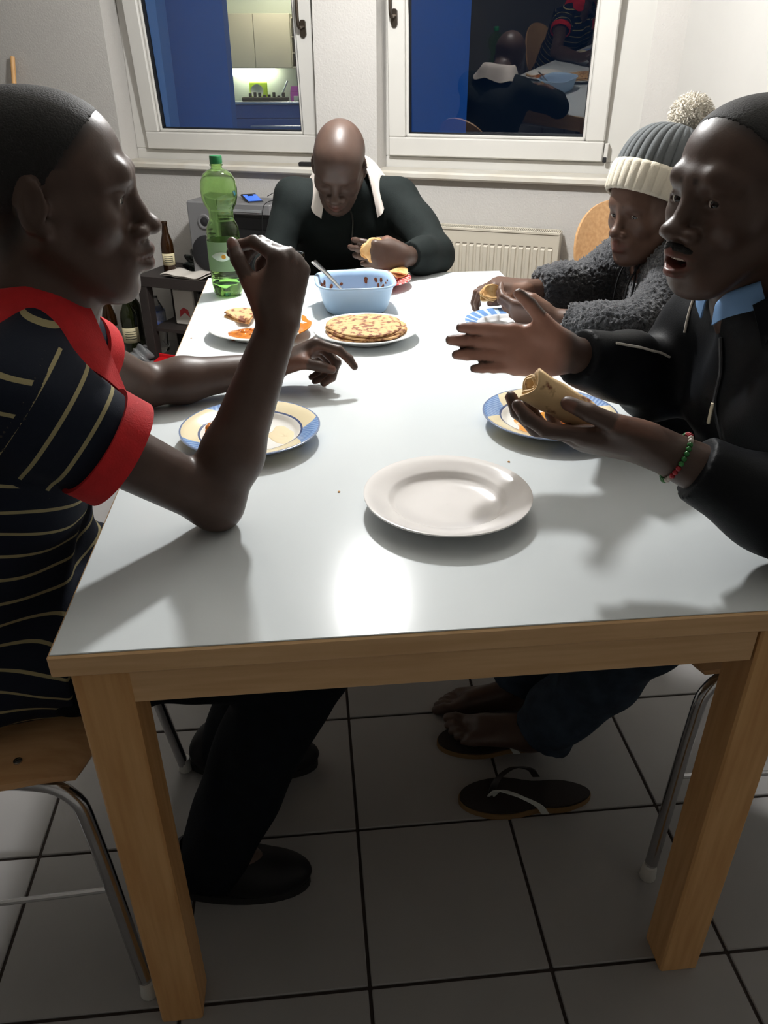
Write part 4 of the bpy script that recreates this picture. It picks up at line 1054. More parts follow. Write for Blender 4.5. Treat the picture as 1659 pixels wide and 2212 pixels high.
def shoe(nm, parent, heel, toe, m, sole):
    d = unit(toe-heel); ln = np.linalg.norm(toe-heel); f = grid_for([heel, toe], .12, .005); u = V(0,0,1); r = np.cross(d, u); Rm = np.stack([d,r,u],1)
    f.ell(heel+d*.05+u*.05, (.05,.038,.05), Rm, .02); f.ell(heel+d*(ln-.09)+u*.035, (.1,.046,.04), Rm, .02); f.cone(heel+d*.06+u*.085, heel+d*.16+u*.05, .04, .036, .02)
    f.half(heel+u*.012, -u); P, Q = f.mesh(); o = field_mesh(nm, P, Q, m, parent)
    b = MB(); k = 36; pl = []
    for t in np.linspace(0, 2*math.pi, k, endpoint=False):
        a = .5+.5*math.cos(t); w = (.036+.014*a)*math.sin(t); pl.append((heel+d*(-.002+(ln+.008)*a)+r*w)[:2])
    b.prism(pl, .0005, .02); b.build('sole', sole, o)
    return o
def rigid(o, root): o.parent = root; o.matrix_parent_inverse = Matrix.Translation(-Vector(root.location)); return o
def person(label, loc): return thing('person', label, 'person', loc)
def ring(c, ax, r0, r1, ln, th, n=48, up=V(0,0,1), ell=1.0, slope=0):
    """open band around an axis"""
    ax = unit(ax); u = unit(np.cross(ax, up)); w = np.cross(u, ax); G = []
    for q in np.linspace(0, 1, 6):
        r = r0+(r1-r0)*q; G.append([c+ax*(ln*q+slope*math.sin(t))+r*(math.cos(t)*u+ell*math.sin(t)*w) for t in np.linspace(0, 2*math.pi, n, endpoint=False)])
    return MB().sheet(np.array(G), th, wrap=True)
def strip(rows, th, k=6):
    """smooth cloth strip through rows of points"""
    R_ = [np.array(spline(r, k)) for r in rows]; n = len(R_[0]); G = []
    for j in range(n): G.append(spline([r[j] for r in R_], 5))
    return MB().sheet(np.array(G).transpose(1,0,2), th)

def hairline(x, y, z, front, low=-.03):
    line = np.maximum(np.minimum((y-front)*.8-(z-.085)*.9, (.03-z)*1.0+(y-.02)*1.3), np.maximum((low-z)+(y+.02)*.9, (y-.012)*1.0+(.03-z)*.6-.02))
    return np.maximum(line, (low-.03)-z)
def hair_tint(h, P, col, front):
    l = h.L(P); i = np.flatnonzero(np.linalg.norm(l, axis=1) < .16); q = l[i]; li = hairline(np.abs(q[:,0]), q[:,1], q[:,2], front)
    ear = (np.abs(q[:,0]) > .07)&(q[:,2] < .035)
    w = np.where(ear, 0, np.clip(.5-li/.022, 0, 1)*.9)[:,None]; col[i] = col[i]*(1-w)+col[i]*np.array((.13,.16,.2))*w; return col
def hair(h, parent, front=.052, m=HAIRM, th=.0008):
    lo, hi = h.o-.16*h.s, h.o+.16*h.s; f = Field(lo, hi, .0034); h.skull(f); f.F -= th
    sl, X, Y, Z = f._sl(lo, hi); p = [X-h.o[0], Y-h.o[1], Z-h.o[2]]
    l = [(p[0]*h.R[0,i]+p[1]*h.R[1,i]+p[2]*h.R[2,i])/h.s for i in range(3)]
    line = hairline(np.abs(l[0]), l[1], l[2], front)+.008+.0015*np.sin(l[0]*900+l[1]*300)*np.sin(l[2]*800+l[1]*500)
    f.F[sl] = np.maximum(f.F[sl], line.astype(np.float32)*.7)
    P, Q = f.mesh(); return field_mesh('hair', P, Q, m, parent)

# ================================================================== man in the striped polo shirt (left)
pA = person('man in a striped navy polo shirt with red collar, leaning on his elbow', (-.69,.30,0))
A = dict(pel=V(-.70,.345,.56), wst=V(-.655,.335,.70), chs=V(-.575,.345,.86), nk=V(-.50,.36,1.03), sr=V(-.505,.195,.985), sl=V(-.555,.505,.965),
         er=V(-.290,.262,.795), wr=V(-.190,.315,1.022), el=V(-.46,.715,.80), wl=V(-.222,.790,.802), hr=V(-.68,.275,.54), hl=V(-.68,.43,.54),
         kr=V(-.185,.265,.53), kl=V(-.20,.46,.53), ar=V(-.375,.245,.10), al=V(-.36,.52,.10))
hA = Head((-.452,.362,1.178), (1,.10,-.06), (0,0,1), 1.0, nose=1.12, lips=1.16, chin=-.006, brow=1.05, cran=.90, long=1.07, slope=.012)
def A_arms(f):
    arm(f, A['sr'], A['er'], A['wr'], .97); arm(f, A['sl'], A['el'], A['wl'], 1.0)
f = grid_for([hA.o+V(0,0,.13), A['wl']+V(.2,0,0), A['sr']-V(.1,.1,0), A['pel']-V(.15,0,.15), V(-.2,.6,.0), V(-.17,.9,.7)], .03, .0036)
hA.skull(f); hA.face(f); hA.ears(f)
f.cone(hA.W((0,-.022,-.05)), A['nk'], .056, .062, .03); f.cone(A['nk'], A['chs'], .06, .085, .05); f.cone(A['chs'], A['pel'], .085, .1, .05); f.cone(A['sr'], A['sl'], .055, .055, .04)
A_arms(f)
HA = Hand(A['wr'], A['wr']-A['er']+V(-.035,.0,.05), (-.80,.60,-.1), True, .90)
HA.build(f, {'index': (74,36,22), 'middle': (80,52,34), 'ring': (82,60,40), 'pinky': (58,34,20)}, [(.050,.046,.022),(.078,.056,.042),(.100,.054,.060)], spread=(4,0,-3,-12))
HA2 = Hand(A['wl'], (.90,.16,.36), (.30,-.42,-.86), False, 1.0)
HA2.build(f, {'index': (42,24,14), 'middle': (72,62,35), 'ring': (78,68,38), 'pinky': (78,66,36)}, [(.052,.042,.022),(.078,.040,.042),(.100,.034,.060)], spread=(2,0,-2,-4))
leg(f, A['hr'], A['kr'], A['ar'], .92); leg(f, A['hl'], A['kl'], A['al'], .92)
for a_, x in ((A['ar'],0),(A['al'],0)): f.cone(a_, a_+V(.12,-.01,-.06), .032, .022, .02)
P, Q = f.mesh(); P = relax(P, Q, 1); col = np.ones((len(P),3)); col = hA.tint(P, col, (1.35,.85,.85)); col = hair_tint(hA, P, col, .03); col = HA.tint(P, col); col = HA2.tint(P, col)
bodyA = rigid(field_mesh('body', P, Q, SKIN, None, col), pA); hA.eyes(bodyA, EYEW, EYEI, (.0,1,-.1))
rigid(hair(hA, None, .03), pA)
# polo shirt
SH = bpy.data.materials.new('navy polo with thin cream stripes'); SH.use_nodes = True
def stripe_mat(m, base, line, per, wd):
    N, L = m.node_tree.nodes, m.node_tree.links; b = N['Principled BSDF']; b.inputs['Roughness'].default_value = .85; b.inputs['Specular IOR Level'].default_value = .2
    at = N.new('ShaderNodeAttribute'); at.attribute_name = 'band'
    md = N.new('ShaderNodeMath'); md.operation = 'PINGPONG'; md.inputs[1].default_value = per/2; L.new(at.outputs['Fac'], md.inputs[0])
    lt = N.new('ShaderNodeMath'); lt.operation = 'LESS_THAN'; lt.inputs[1].default_value = wd/2; L.new(md.outputs[0], lt.inputs[0])
    sm = N.new('ShaderNodeAttribute'); sm.attribute_name = 'seam'; s2 = N.new('ShaderNodeMath'); s2.operation = 'LESS_THAN'; s2.inputs[1].default_value = .5; L.new(sm.outputs['Fac'], s2.inputs[0])
    m3 = N.new('ShaderNodeMath'); m3.operation = 'MULTIPLY'; L.new(lt.outputs[0], m3.inputs[0]); L.new(s2.outputs[0], m3.inputs[1])
    mx = N.new('ShaderNodeMix'); mx.data_type = 'RGBA'; mx.inputs['A'].default_value = base; mx.inputs['B'].default_value = line
    L.new(m3.outputs[0], mx.inputs['Factor']); L.new(mx.outputs['Result'], b.inputs['Base Color'])
    tc = N.new('ShaderNodeTexCoord'); nz = N.new('ShaderNodeTexNoise'); nz.inputs['Scale'].default_value = 500; L.new(tc.outputs['Object'], nz.inputs['Vector'])
    bp = N.new('ShaderNodeBump'); bp.inputs['Strength'].default_value = .25; bp.inputs['Distance'].default_value = .001; L.new(nz.outputs['Fac'], bp.inputs['Height']); L.new(bp.outputs[0], b.inputs['Normal'])
stripe_mat(SH, (.0075,.0105,.020,1), srgb(150,140,104), .036, .0048)
RED = mat('red knit trim', srgb(186,22,26), .8, noise=.15, nscale=60, bump=.3, bscale=400)
cuffR = A['sr']+(A['er']-A['sr'])*.46; cuffL = A['sl']+(A['el']-A['sl'])*.36
f = grid_for([A['sr']-V(.05,.1,0), A['sl']+V(0,.12,0), A['nk']+V(.05,0,.06), A['pel']-V(.1,0,.12), cuffR+V(.06,0,0)], .08, .005)
def torsoA(f):
    f.cone(A['pel']-V(0,.05,-.0), A['wst']-V(0,.05,0), .132, .126, .05); f.cone(A['pel']+V(0,.05,0), A['wst']+V(0,.05,0), .132, .126, .05)
    f.cone(A['pel']-V(-.02,.05,.07), A['pel']-V(0,.05,-.0), .128, .132, .04, flata=True); f.cone(A['pel']+V(.02,.05,-.07), A['pel']+V(0,.05,0), .128, .132, .04, flata=True)
    f.cone(A['hr']+V(-.02,0,.02), A['hr']+V(.17,0,.015), .112, .102, .04, flat=True); f.cone(A['hl']+V(-.02,0,.02), A['hl']+V(.17,0,.015), .112, .102, .04, flat=True)
    f.cone(A['wst']-V(-.01,.055,0), A['chs']-V(0,.07,0), .125, .118, .05); f.cone(A['wst']+V(.01,.06,0), A['chs']+V(0,.08,0), .125, .118, .05)
    f.cone(A['chs']-V(0,.07,0), A['sr']+V(-.01,.03,-.01), .115, .075, .05); f.cone(A['chs']+V(0,.08,0), A['sl']+V(-.01,-.03,-.01), .115, .075, .05)
    f.cone(A['sr']+V(-.005,.03,.0), A['nk']+V(-.02,-.02,-.01), .07, .066, .04); f.cone(A['sl']+V(-.005,-.03,.0), A['nk']+V(-.02,.02,-.01), .07, .066, .04)
torsoA(f)
f.cone(A['sr'], cuffR, .072, .066, .03, flat=True); f.cone(A['sl'], cuffL, .068, .062, .03, flat=True)
f.half(A['nk']+V(.012,0,.030), V(-.35,0,1), .008)
P, Q = f.mesh(); P = relax(P, Q, 1); P = wrinkle(P, Q, .0022, .7, 3, (0,0,1)); PS, NS = P, vnorm(P, Q)
up = unit(A['nk']-A['pel']); bd = (P-A['pel'])@up+.004*np.sin(P[:,1]*22)+.006*np.sin(P[:,0]*18+P[:,1]*9)
seam = np.zeros(len(P))
for s_, c_, off in ((A['sr'],cuffR,.0),(A['sl'],cuffL,.3)):
    ax = unit(c_-s_); t = (P-s_)@ax; d = np.linalg.norm(P-s_-t[:,None]*ax, axis=1); m = (t > .015)&(d < .085); g_ = np.where(d < .085, np.abs(t-.015), np.where(t > .015, d-.085, np.hypot(d-.085, t-.015))); g_ = np.where(m, np.minimum(g_, .085-d), g_); seam = np.maximum(seam, np.clip(1.5-g_/.0046, 0, 1))
    bd = np.where(m, t+.010+.12*((P-s_)@unit(np.cross(ax,V(0,0,1)))) , bd)
rigid(field_mesh('polo_shirt', P, Q, SH, None, None, {'band': bd, 'seam': seam}), pA)
for s_, c_, r in ((A['sr'],cuffR,.067),(A['sl'],cuffL,.063)):
    ax = unit(c_-s_); rigid(ring(c_-ax*.022, ax, r+.0035, r+.0035, .036, .006, slope=.002).build('sleeve_cuff', RED, None, True, 60), pA)
def snap(p, off=.003):
    i = np.argmin(((PS-p)**2).sum(1)); return PS[i]+NS[i]*off
def outside(p, off=.004):
    i = np.argmin(((PS-p)**2).sum(1)); d = (p-PS[i])@NS[i]; return p if d > off else PS[i]+NS[i]*off
# collar: folded band around the neck with two points in front
n0 = A['nk']; fw = unit(V(1,.05,-.25)); sd = V(0,1,0); upn = unit(V(-.28,0,1))
def nkp(a, r, h): return n0+V(-.012,0,.012)+r*(math.cos(a)*unit(V(1,0,.15))+math.sin(a)*sd)+upn*h
for s_ in (-1,1):
    an = [math.pi*s_, 2.3*s_, 1.5*s_, .8*s_, .28*s_]
    rows = [[nkp(a, r, h+d) for a, d in zip(an, (0,0,-.004,-.012,-.03))] for r, h in ((.066,.036),(.073,.044),(.086,.026))]
    rows.append([snap(nkp(a, .100+.008*k, -.010-.010*k-d), .004) for k, (a, d) in enumerate(zip(an, (0,.002,.008,.022,.04)))])
    rigid(strip(rows, .003).build('collar', RED, None, True, 60), pA)
pk = [snap(nkp(0, .074+.02*k, -.02-.045*k)) for k in range(4)]
b = strip([[p+V(0,.016,0) for p in pk], [p+V(.003,0,0) for p in pk], [p-V(0,.016,0) for p in pk]], .003)
rigid(b.build('button_placket', mat('navy placket', (.012,.016,.03,1), .8), None, True, 60), pA)
# trousers, shoes
DENIM = mat('black blue trousers', (.006,.008,.011,1), .85, spec=.1, noise=.3, nscale=40, bump=.3, bscale=300)
f = grid_for([A['hr']-V(.15,.1,.1), A['hl']+V(0,.1,.06), A['kr']+V(.06,0,.06), A['kl'], A['ar']-V(0,0,.02), A['al']], .08, .0055)
f.cone(A['hr'], A['hl'], .09, .09, .04)
for h_, k_, a_ in ((A['hr'],A['kr'],A['ar']),(A['hl'],A['kl'],A['al'])):
    f.cone(h_, k_, .088, .082, .03); f.cone(k_, a_-V(.008,0,.052), .080, .064, .03, flat=True)
P, Q = f.mesh(); P = relax(P, Q, 1); P = wrinkle(P, Q, .003, .6, 5, (1,0,0)); rigid(field_mesh('trousers', P, Q, DENIM, None), pA)
SHOEM = mat('black shoe leather', (.008,.008,.009,1), .55, spec=.25); SOLEM = mat('black rubber sole', (.01,.01,.01,1), .8)
for hl_, tt_ in ((V(-.465,.25,0), V(-.205,.232,0)), (V(-.45,.53,0), V(-.185,.51,0))): rigid(shoe('shoe', None, hl_, tt_, SHOEM, SOLEM), pA)

# ================================================================== man in the black zip jacket (right)
pB = person('man in a black zip jacket talking, one palm open, rolled chapati in the other', (.70,.38,0))
B = dict(pel=V(.72,.42,.56), wst=V(.665,.41,.70), chs=V(.585,.39,.87), nk=V(.50,.372,1.02), sl=V(.545,.195,.965), sr=V(.54,.555,.975),
         el=V(.505,.07,.80), wl=V(.272,.152,.900), er=V(.46,.56,.83), wr=V(.245,.452,.926), hl=V(.72,.31,.54), hr=V(.72,.50,.54),
         kl=V(.50,.40,.49), kr=V(.42,.60,.50), al=V(.305,.475,.085), ar=V(.30,.64,.09))
hB = Head((.424,.350,1.166), (-.955,-.29,-.05), (-.05,0,1), 1.0, nose=1.15, lips=1.05, mouth=.8, brow=.92, cran=.90, long=1.02, slope=.011, chin=-.008)
f = grid_for([hB.o+V(.08,0,.13), V(.05,.47,.9), B['pel']+V(.12,0,0), V(.15,.0,.8), V(.1,.75,.0), V(.5,.03,.9)], .03, .0036)
hB.skull(f); hB.face(f); hB.ears(f)
f.cone(hB.W((0,-.022,-.05)), B['nk'], .056, .062, .03); f.cone(B['nk'], B['chs'], .058, .08, .05); f.cone(B['chs'], B['pel'], .08, .1, .05); f.cone(B['sr'], B['sl'], .055, .055, .04)
arm(f, B['sl'], B['el'], B['wl'], 1.0); arm(f, B['sr'], B['er'], B['wr'], 1.0)
HB = Hand(B['wr'], (-.985,.13,.06), (-.12,-1,.16), True, .94)
HB.build(f, {'index': (6,8,6), 'middle': (2,8,6), 'ring': (4,10,6), 'pinky': (8,12,8)}, [(.048,.050,.014),(.072,.074,.018),(.096,.092,.020)], spread=(1,0,-1,-2), fat=1.12)
HB2 = Hand(B['wl'], (-.95,.24,.10), (.12,.50,.86), False, 1.04)
HB2.build(f, {'index': (-2,26,18), 'middle': (2,32,22), 'ring': (8,40,26), 'pinky': (16,44,28)}, [(.056,.046,.012),(.092,.046,.022),(.122,.038,.032)], spread=(3,0,-2,-5))
leg(f, B['hl'], B['kl'], B['al'], .92); leg(f, B['hr'], B['kr'], B['ar'], .92)
bare_foot(f, V(.325,.482,.028), V(.135,.545,.028), s=1.0, side=1); f.cone(B['al'], V(.27,.49,.06), .034, .03, .02)
bare_foot(f, V(.33,.64,.0), V(.10,.66,.0), s=1.0, side=-1); f.cone(B['ar'], V(.28,.645,.05), .034, .03, .02)
P, Q = f.mesh(); P = relax(P, Q, 1); col = np.ones((len(P),3)); col = hB.tint(P, col, (1.9,1.0,1.0)); col = hair_tint(hB, P, col, .032); col = HB.tint(P, col, (5.4,4.6,4.4), (3.6,3.0,2.8)); col = HB2.tint(P, col)  # open palm: pale skin plus bounced table light painted into its tint
bodyB = rigid(field_mesh('body', P, Q, SKIN, None, col), pB); hB.eyes(bodyB, EYEW, EYEI, (-.3,1,-.05))
rigid(hair(hB, None, .032), pB)
b = MB()
for i in range(-3,4):
    a = i*.28; b.box(hB.W((.0185*math.sin(a), .0865+.0085*math.cos(a)-.0, -.0665)), (.0052,.004,.007), hB.R@rotz(-a), .001)
rigid(b.build('teeth', TOOTH, None), pB)
b = MB(); b.lathe([(.0002,.006),(.008,.005),(.0125,.001),(.0135,-.004)], 16, hB.W((0,.079,-.081)), hB.R@rotx(-.25), close=False); rigid(b.build('tongue', MOUTHM, None, True), pB)
BEARD = HAIRM
def beard(h, parent):
    lo, hi = h.o-.16, h.o+.16; f = Field(lo, hi, .0032); h.skull(f); h.face(f); f.F -= .0018
    sl, X, Y, Z = f._sl(lo, hi); p = [X-h.o[0], Y-h.o[1], Z-h.o[2]]; l = [(p[0]*h.R[0,i]+p[1]*h.R[1,i]+p[2]*h.R[2,i])/h.s for i in range(3)]
    x = np.abs(l[0]); y, z = l[1], l[2]
    d1 = np.sqrt((x-.012)**2*.25+((z+.0495+x*.32)*1.6)**2)-.0075      # moustache
    d1 = np.maximum(d1, .07-y); d2 = np.maximum(np.sqrt((x/1.2)**2+(z+.108)**2+((y-.085)*.5)**2)-.017, .05-y)     # chin tuft
    f.F[sl] = np.maximum(f.F[sl], d1.astype(np.float32)); P, Q = f.mesh(); return field_mesh('moustache', P, Q, BEARD, parent)
rigid(beard(hB, None), pB)
JACK = mat('black jacket polyester', (.0065,.0075,.0095,1), .55, noise=.3, nscale=14, bump=.2, bscale=500, spec=.15)
PIPE = mat('cream piping', srgb(196,190,178), .6); SHB = mat('light blue shirt collar', srgb(110,150,196), .7)
f = grid_for([B['pel']+V(.12,0,-.06), B['sl']+V(0,-.1,0), B['sr']+V(0,.1,.05), B['wl'], B['wr'], B['nk']+V(0,0,.05), B['el']], .085, .0048)
def torsoB(f):
    for s_ in (-1,1):
        f.cone(B['pel']+V(0,.06*s_,-.02), B['wst']+V(0,.06*s_,0), .14, .13, .05); f.cone(B['wst']+V(0,.06*s_,0), B['chs']+V(0,.08*s_,0), .13, .122, .05)
    for s_, S in ((-1,B['sl']),(1,B['sr'])):
        f.cone(B['chs']+V(0,.08*s_,0), S+V(.01,-.03*s_,-.01), .118, .078, .05); f.cone(S+V(.005,-.03*s_,0), B['nk']+V(.025,.02*s_,-.012), .072, .066, .04)
torsoB(f); f.cone(B['nk']+V(.01,0,-.01), B['chs'], .078, .125, .04)
cl = B['el']+(B['wl']-B['el'])*.80; cr = B['er']+(B['wr']-B['er'])*.90
for S, E_, C_, s_ in ((B['sl'],B['el'],cl,1),(B['sr'],B['er'],cr,1)):
    f.cone(S, E_, .074, .066, .03); f.cone(E_, E_+(C_-E_)*.5, .066, .058, .03); f.cone(E_+(C_-E_)*.5, C_, .056, .043, .03, flat=True)
f.half(B['nk']+V(-.012,0,.032), V(.25,0,1), .008)
P, Q = f.mesh(); P = relax(P, Q, 1); P = wrinkle(P, Q, .0042, .55, 8, (1,0,.3)); PS, NS = P, vnorm(P, Q); rigid(field_mesh('zip_jacket', P, Q, JACK, None), pB)
upn = unit(V(-.5,-.1,.86)); n0 = B['nk']
def nkb(a, r, h): return n0+V(.0,0,.008)+r*(math.cos(a)*unit(V(-.86,0,-.35))+math.sin(a)*V(0,1,0))+upn*h
for s_ in (-1,1):
    an = [math.pi*s_, 2.4*s_, 1.8*s_, 1.35*s_, 1.0*s_]
    rows = [[outside(nkb(a, .082+.006*k+o_, h-d)) for k, (a, d) in enumerate(zip(an, (0,0,.004,.012,.02)))] for h, o_ in ((-.01,.006),(.025,.001),(.056,-.004))]
    an = [math.pi*s_, 2.3*s_, 1.5*s_, .85*s_, .42*s_]
    rigid(strip(rows, .004).build('jacket_collar', JACK, None, True, 60), pB)
    an = [1.15*s_, .95*s_, .7*s_, .45*s_, .2*s_]
    rows = [[nkb(a, r, h-d) for a, d in zip(an, (.002,.004,.008,.016,.03))] for r, h in ((.066,.015),(.066,.05),(.075,.054),(.090,.026))]
    rigid(strip(rows, .0025).build('shirt_collar', SHB, None, True, 60), pB)
# zip with puller down the front, piping on the shoulder and sleeve
fr = [snap(p, .002) for p in (V(.43,.36,.965), V(.44,.355,.92), V(.45,.35,.87), V(.47,.35,.81), V(.50,.36,.75))]
rigid(MB().tube(spline(fr, 8), .0035, 8).build('zip', mat('dark zip', srgb(60,60,62), .35, metal=.7), None, True), pB)
rigid(MB().box(fr[2]+V(-.006,-.004,-.01), (.004,.006,.034), rotz(.3), .001).build('zip_puller', mat('pale zip puller', srgb(170,160,140), .35, metal=.6), None), pB)
pp = [snap(B['sr']+(B['er']-B['sr'])*t+V(-.04+.05*t,-.05,.07), .0015) for t in np.linspace(-.15,.75,8)]
rigid(MB().tube(spline(pp, 4), .0022, 6).build('piping', PIPE, None, True), pB)
pp = [snap(B['er']+(B['wr']-B['er'])*t+V(.0,-.05,.055), .0015) for t in np.linspace(.12,.62,6)]
rigid(MB().tube(spline(pp, 4), .0022, 6).build('piping', PIPE, None, True), pB)
pp = [snap(B['sl']+V(-.09+.02*k,.05-.015*k,.045-.004*k), .0015) for k in range(6)]
rigid(MB().tube(spline(pp, 4), .0022, 6).build('piping', PIPE, None, True), pB)
# bracelet
ax = unit(B['wl']-B['el']); c0 = B['wl']-ax*.026; u_ = unit(np.cross(ax, V(0,0,1))); w_ = np.cross(u_, ax)
br = thing('bracelet', 'green and red beaded bracelet on the wrist next to the black sleeve', 'bracelet', c0)
bm = MB(); bm.lathe([(.0002,-.0036),(.0028,-.0022),(.0036,0),(.0028,.0022),(.0002,.0036)], 8, close=False); mg = bm.mesh('bead', mat('green bead', srgb(40,110,50), .3), True, 0); mr = bm.mesh('bead', mat('red bead', srgb(150,30,40), .3), True, 0); mw_ = bm.mesh('bead', mat('white bead', srgb(190,180,170), .3), True, 0)
for i in range(30):
    t = 2*math.pi*i/30; o = link('bead', (mg if i % 10 < 5 else mr if i % 10 < 8 else mw_), None, br); o.location = .0315*(math.cos(t)*u_+math.sin(t)*w_)
# jeans
JEAN = mat('blue jeans', (.032,.048,.072,1), .85, spec=.2, noise=.35, nscale=30, bump=.35, bscale=320)
f = grid_for([B['hl']+V(.15,-.1,-.1), B['hr']+V(0,.1,.08), B['kl']-V(.06,0,-.06), B['kr'], B['al'], B['ar']], .08, .0055)
f.cone(B['hr'], B['hl'], .125, .125, .04)
for h_, k_, a_ in ((B['hl'],B['kl'],B['al']),(B['hr'],B['kr'],B['ar'])):
    f.cone(h_, k_, .105, .085, .03); f.cone(k_, a_+V(-.012,0,.0), .083, .066, .03, flat=True)
P, Q = f.mesh(); P = relax(P, Q, 1); P = wrinkle(P, Q, .0045, .6, 9, (1,0,1)); rigid(field_mesh('jeans', P, Q, JEAN, None), pB)

# flip flops
FOAM = mat('dark brown footbed', (.012,.008,.007,1), .7, bump=.2, bscale=200); RIM = mat('tan sole rim', srgb(120,92,58), .7); STR = mat('pale strap', srgb(176,180,176), .5); STRD = mat('dark strap', (.015,.012,.012,1), .5)
def flipflop(label, heel, toe, side):
    heel = V(*heel); toe = V(*toe); d = unit(toe-heel); ln = np.linalg.norm(toe-heel); r = np.cross(d, V(0,0,1))*side
    t = thing('flip_flop', label, 'sandal', heel, 0, 'pair of flip flops'); 
    def out(k, gr):
        pl = []
        for a in np.linspace(0, 2*math.pi, 44, endpoint=False):
            q = .5+.5*math.cos(a); w = (.041+.015*q-.012*math.exp(-((q-.42)/.16)**2))*math.sin(a); pl.append((d*(gr*math.cos(a)+ln*q)+r*(w+gr*math.sin(a)+.006*q))[:2])
        return pl
    MB().prism(out(0,.0), 0, .014).build('sole', RIM, t); MB().prism(out(0,-.0022), .014, .0185).build('footbed', FOAM, t)
    L = lambda a, b_, c: d*a*ln+r*b_+V(0,0,c)
    for s_, m_ in ((1,STR),(-1,STRD)):
        pts = spline([L(.76,.008,.02), L(.71,.014*s_+.006,.050), L(.58,.036*s_+.004,.056), L(.44,.046*s_+.002,.038), L(.38,.047*s_+.002,.014)], 6); G = []
        for p in pts: G.append([p-d*.0075, p, p+d*.0075])
        MB().sheet(np.array(G), .003).build('strap', m_, t, True, 60)
    MB().tube([L(.76,.008,.015), L(.745,.008,.04)], .004, 8).build('toe_post', STRD, t, True)
flipflop('empty dark flip flop with one pale strap lying nearest on the tiles', (.378,.368,0), (.105,.388,0), -1)
flipflop('dark flip flop beneath the bare foot', (.36,.53,0), (.085,.545,0), -1)

M['chapin2'] = chapati_mat('pale spotted chapati'); _r = [n for n in M['chapin2'].node_tree.nodes if n.type == 'VALTORGB'][0].color_ramp.elements; _r[0].color = srgb(222,190,142); _r[0].position = .56; _r[1].position = .68
# rolled chapati in the near hand of the man in the jacket
def roll(label, a, b_, r, turns=2.2, seed=0, taper=.85):
    a = V(*a); b_ = V(*b_); ax = unit(b_-a); u = unit(np.cross(ax, V(0,0,1))); w = np.cross(u, ax); rg = np.random.default_rng(seed); ph = rg.random(4)*6
    n = 64; G = []
    for q in np.linspace(0, 1, 15):
        c = a+(b_-a)*q; row = []
        for t in np.linspace(0, turns*2*math.pi, n):
            rr = r*(.35+.65*t/(turns*2*math.pi))*(1-(1-taper)*q)*(1+.05*math.sin(5*q+ph[0]+t)+.03*math.sin(17*q+2*t+ph[1])); row.append(c+rr*(math.cos(t)*u+math.sin(t)*w)+ax*.004*math.sin(3*t+ph[2])*(abs(q-.5)*2)**4)
        G.append(row)
    o = MB().sheet(np.array(G), .0028).build('rolled_chapati', M['chapin2'], None, True, 0); tag(o, label, 'chapati'); return o
roll('rolled chapati held over the plate by the man in the black jacket', (.118,.204,.972), (.200,.186,.924), .0245, 2.2, 1, .84)

# ================================================================== bald man at the far end
pD = person('bald man in a dark green sweater with white collar, head bowed over his plate', (.0,2.17,0))
D = dict(pel=V(.0,2.20,.56), wst=V(0,2.17,.70), chs=V(0,2.11,.84), nk=V(-.005,2.035,.975), sl=V(.175,2.04,.925), sr=V(-.185,2.06,.925),
         el=V(.252,1.80,.80), wl=V(.138,1.668,.825), er=V(-.27,1.93,.72), wr=V(-.10,1.86,.62), hl=V(.1,2.17,.54), hr=V(-.1,2.17,.54), kl=V(.14,1.76,.50), kr=V(-.14,1.76,.50), al=V(.13,1.80,.09), ar=V(-.13,1.80,.09))
hD = Head((-.038,1.888,1.052), (-.17,-.80,-.62), (0,-.5,.8), 1.0, nose=1.1, lips=1.05, cran=1.0, closed=True)
f = grid_for([hD.o+V(0,-.1,.13), hD.o-V(0,.05,.15), D['sl']+V(.14,0,0), D['sr']-V(.14,0,0), D['pel']+V(0,.1,0), V(.0,1.56,.8), V(.1,1.6,0)], .03, .0044)
hD.skull(f); hD.face(f); hD.ears(f)
f.cone(hD.W((0,-.03,-.05)), D['nk'], .055, .062, .03); f.cone(D['nk'], D['chs'], .058, .08, .05); f.cone(D['chs'], D['pel'], .08, .1, .05); f.cone(D['sr'], D['sl'], .055, .055, .04)
arm(f, D['sl'], D['el'], D['wl']); arm(f, D['sr'], D['er'], D['wr'])
HD = Hand(D['wl'], (-.98,-.12,.12), (.0,1,-.1), False, 1.0); HD.build(f, {'index': (30,35,15), 'middle': (32,36,16), 'ring': (36,38,16), 'pinky': (38,40,16)}, [(.05,.04,.022),(.08,.034,.034),(.106,.022,.042)], spread=(2,0,-1,-3))
HD2 = Hand(D['wr'], (.8,-.5,.0), (0,0,-1), True, 1.0); HD2.build(f, (25,25,15), [(.05,.05,.012),(.075,.064,.014),(.1,.07,.016)])
leg(f, D['hl'], D['kl'], D['al'], .9); leg(f, D['hr'], D['kr'], D['ar'], .9)
for a_ in (D['al'], D['ar']): f.cone(a_, a_+V(0,-.12,-.055), .032, .022, .02)
P, Q = f.mesh(); P = relax(P, Q, 1); col = np.ones((len(P),3)); col = hD.tint(P, col, (1.3,.85,.85)); col = HD.tint(P, col)
bodyD = rigid(field_mesh('body', P, Q, SKIN, None, col), pD)
KNIT = mat('dark green fine knit', (.0075,.0115,.011,1), .85, spec=.25, noise=.2, nscale=30, bump=.3, bscale=600)
WHITEC = mat('white cotton collar', srgb(222,212,204), .8, noise=.05, nscale=20)
def sleeves(f, J, cl, cr, r=(.066,.056,.043)):
    for S, E_, C_ in ((J['sl'],J['el'],cl),(J['sr'],J['er'],cr)):
        f.cone(S, E_, r[0], r[1], .03); f.cone(E_, E_+(C_-E_)*.5, r[1], r[1]*.95, .03); f.cone(E_+(C_-E_)*.5, C_, r[1]*.95, r[2], .03, flat=True)
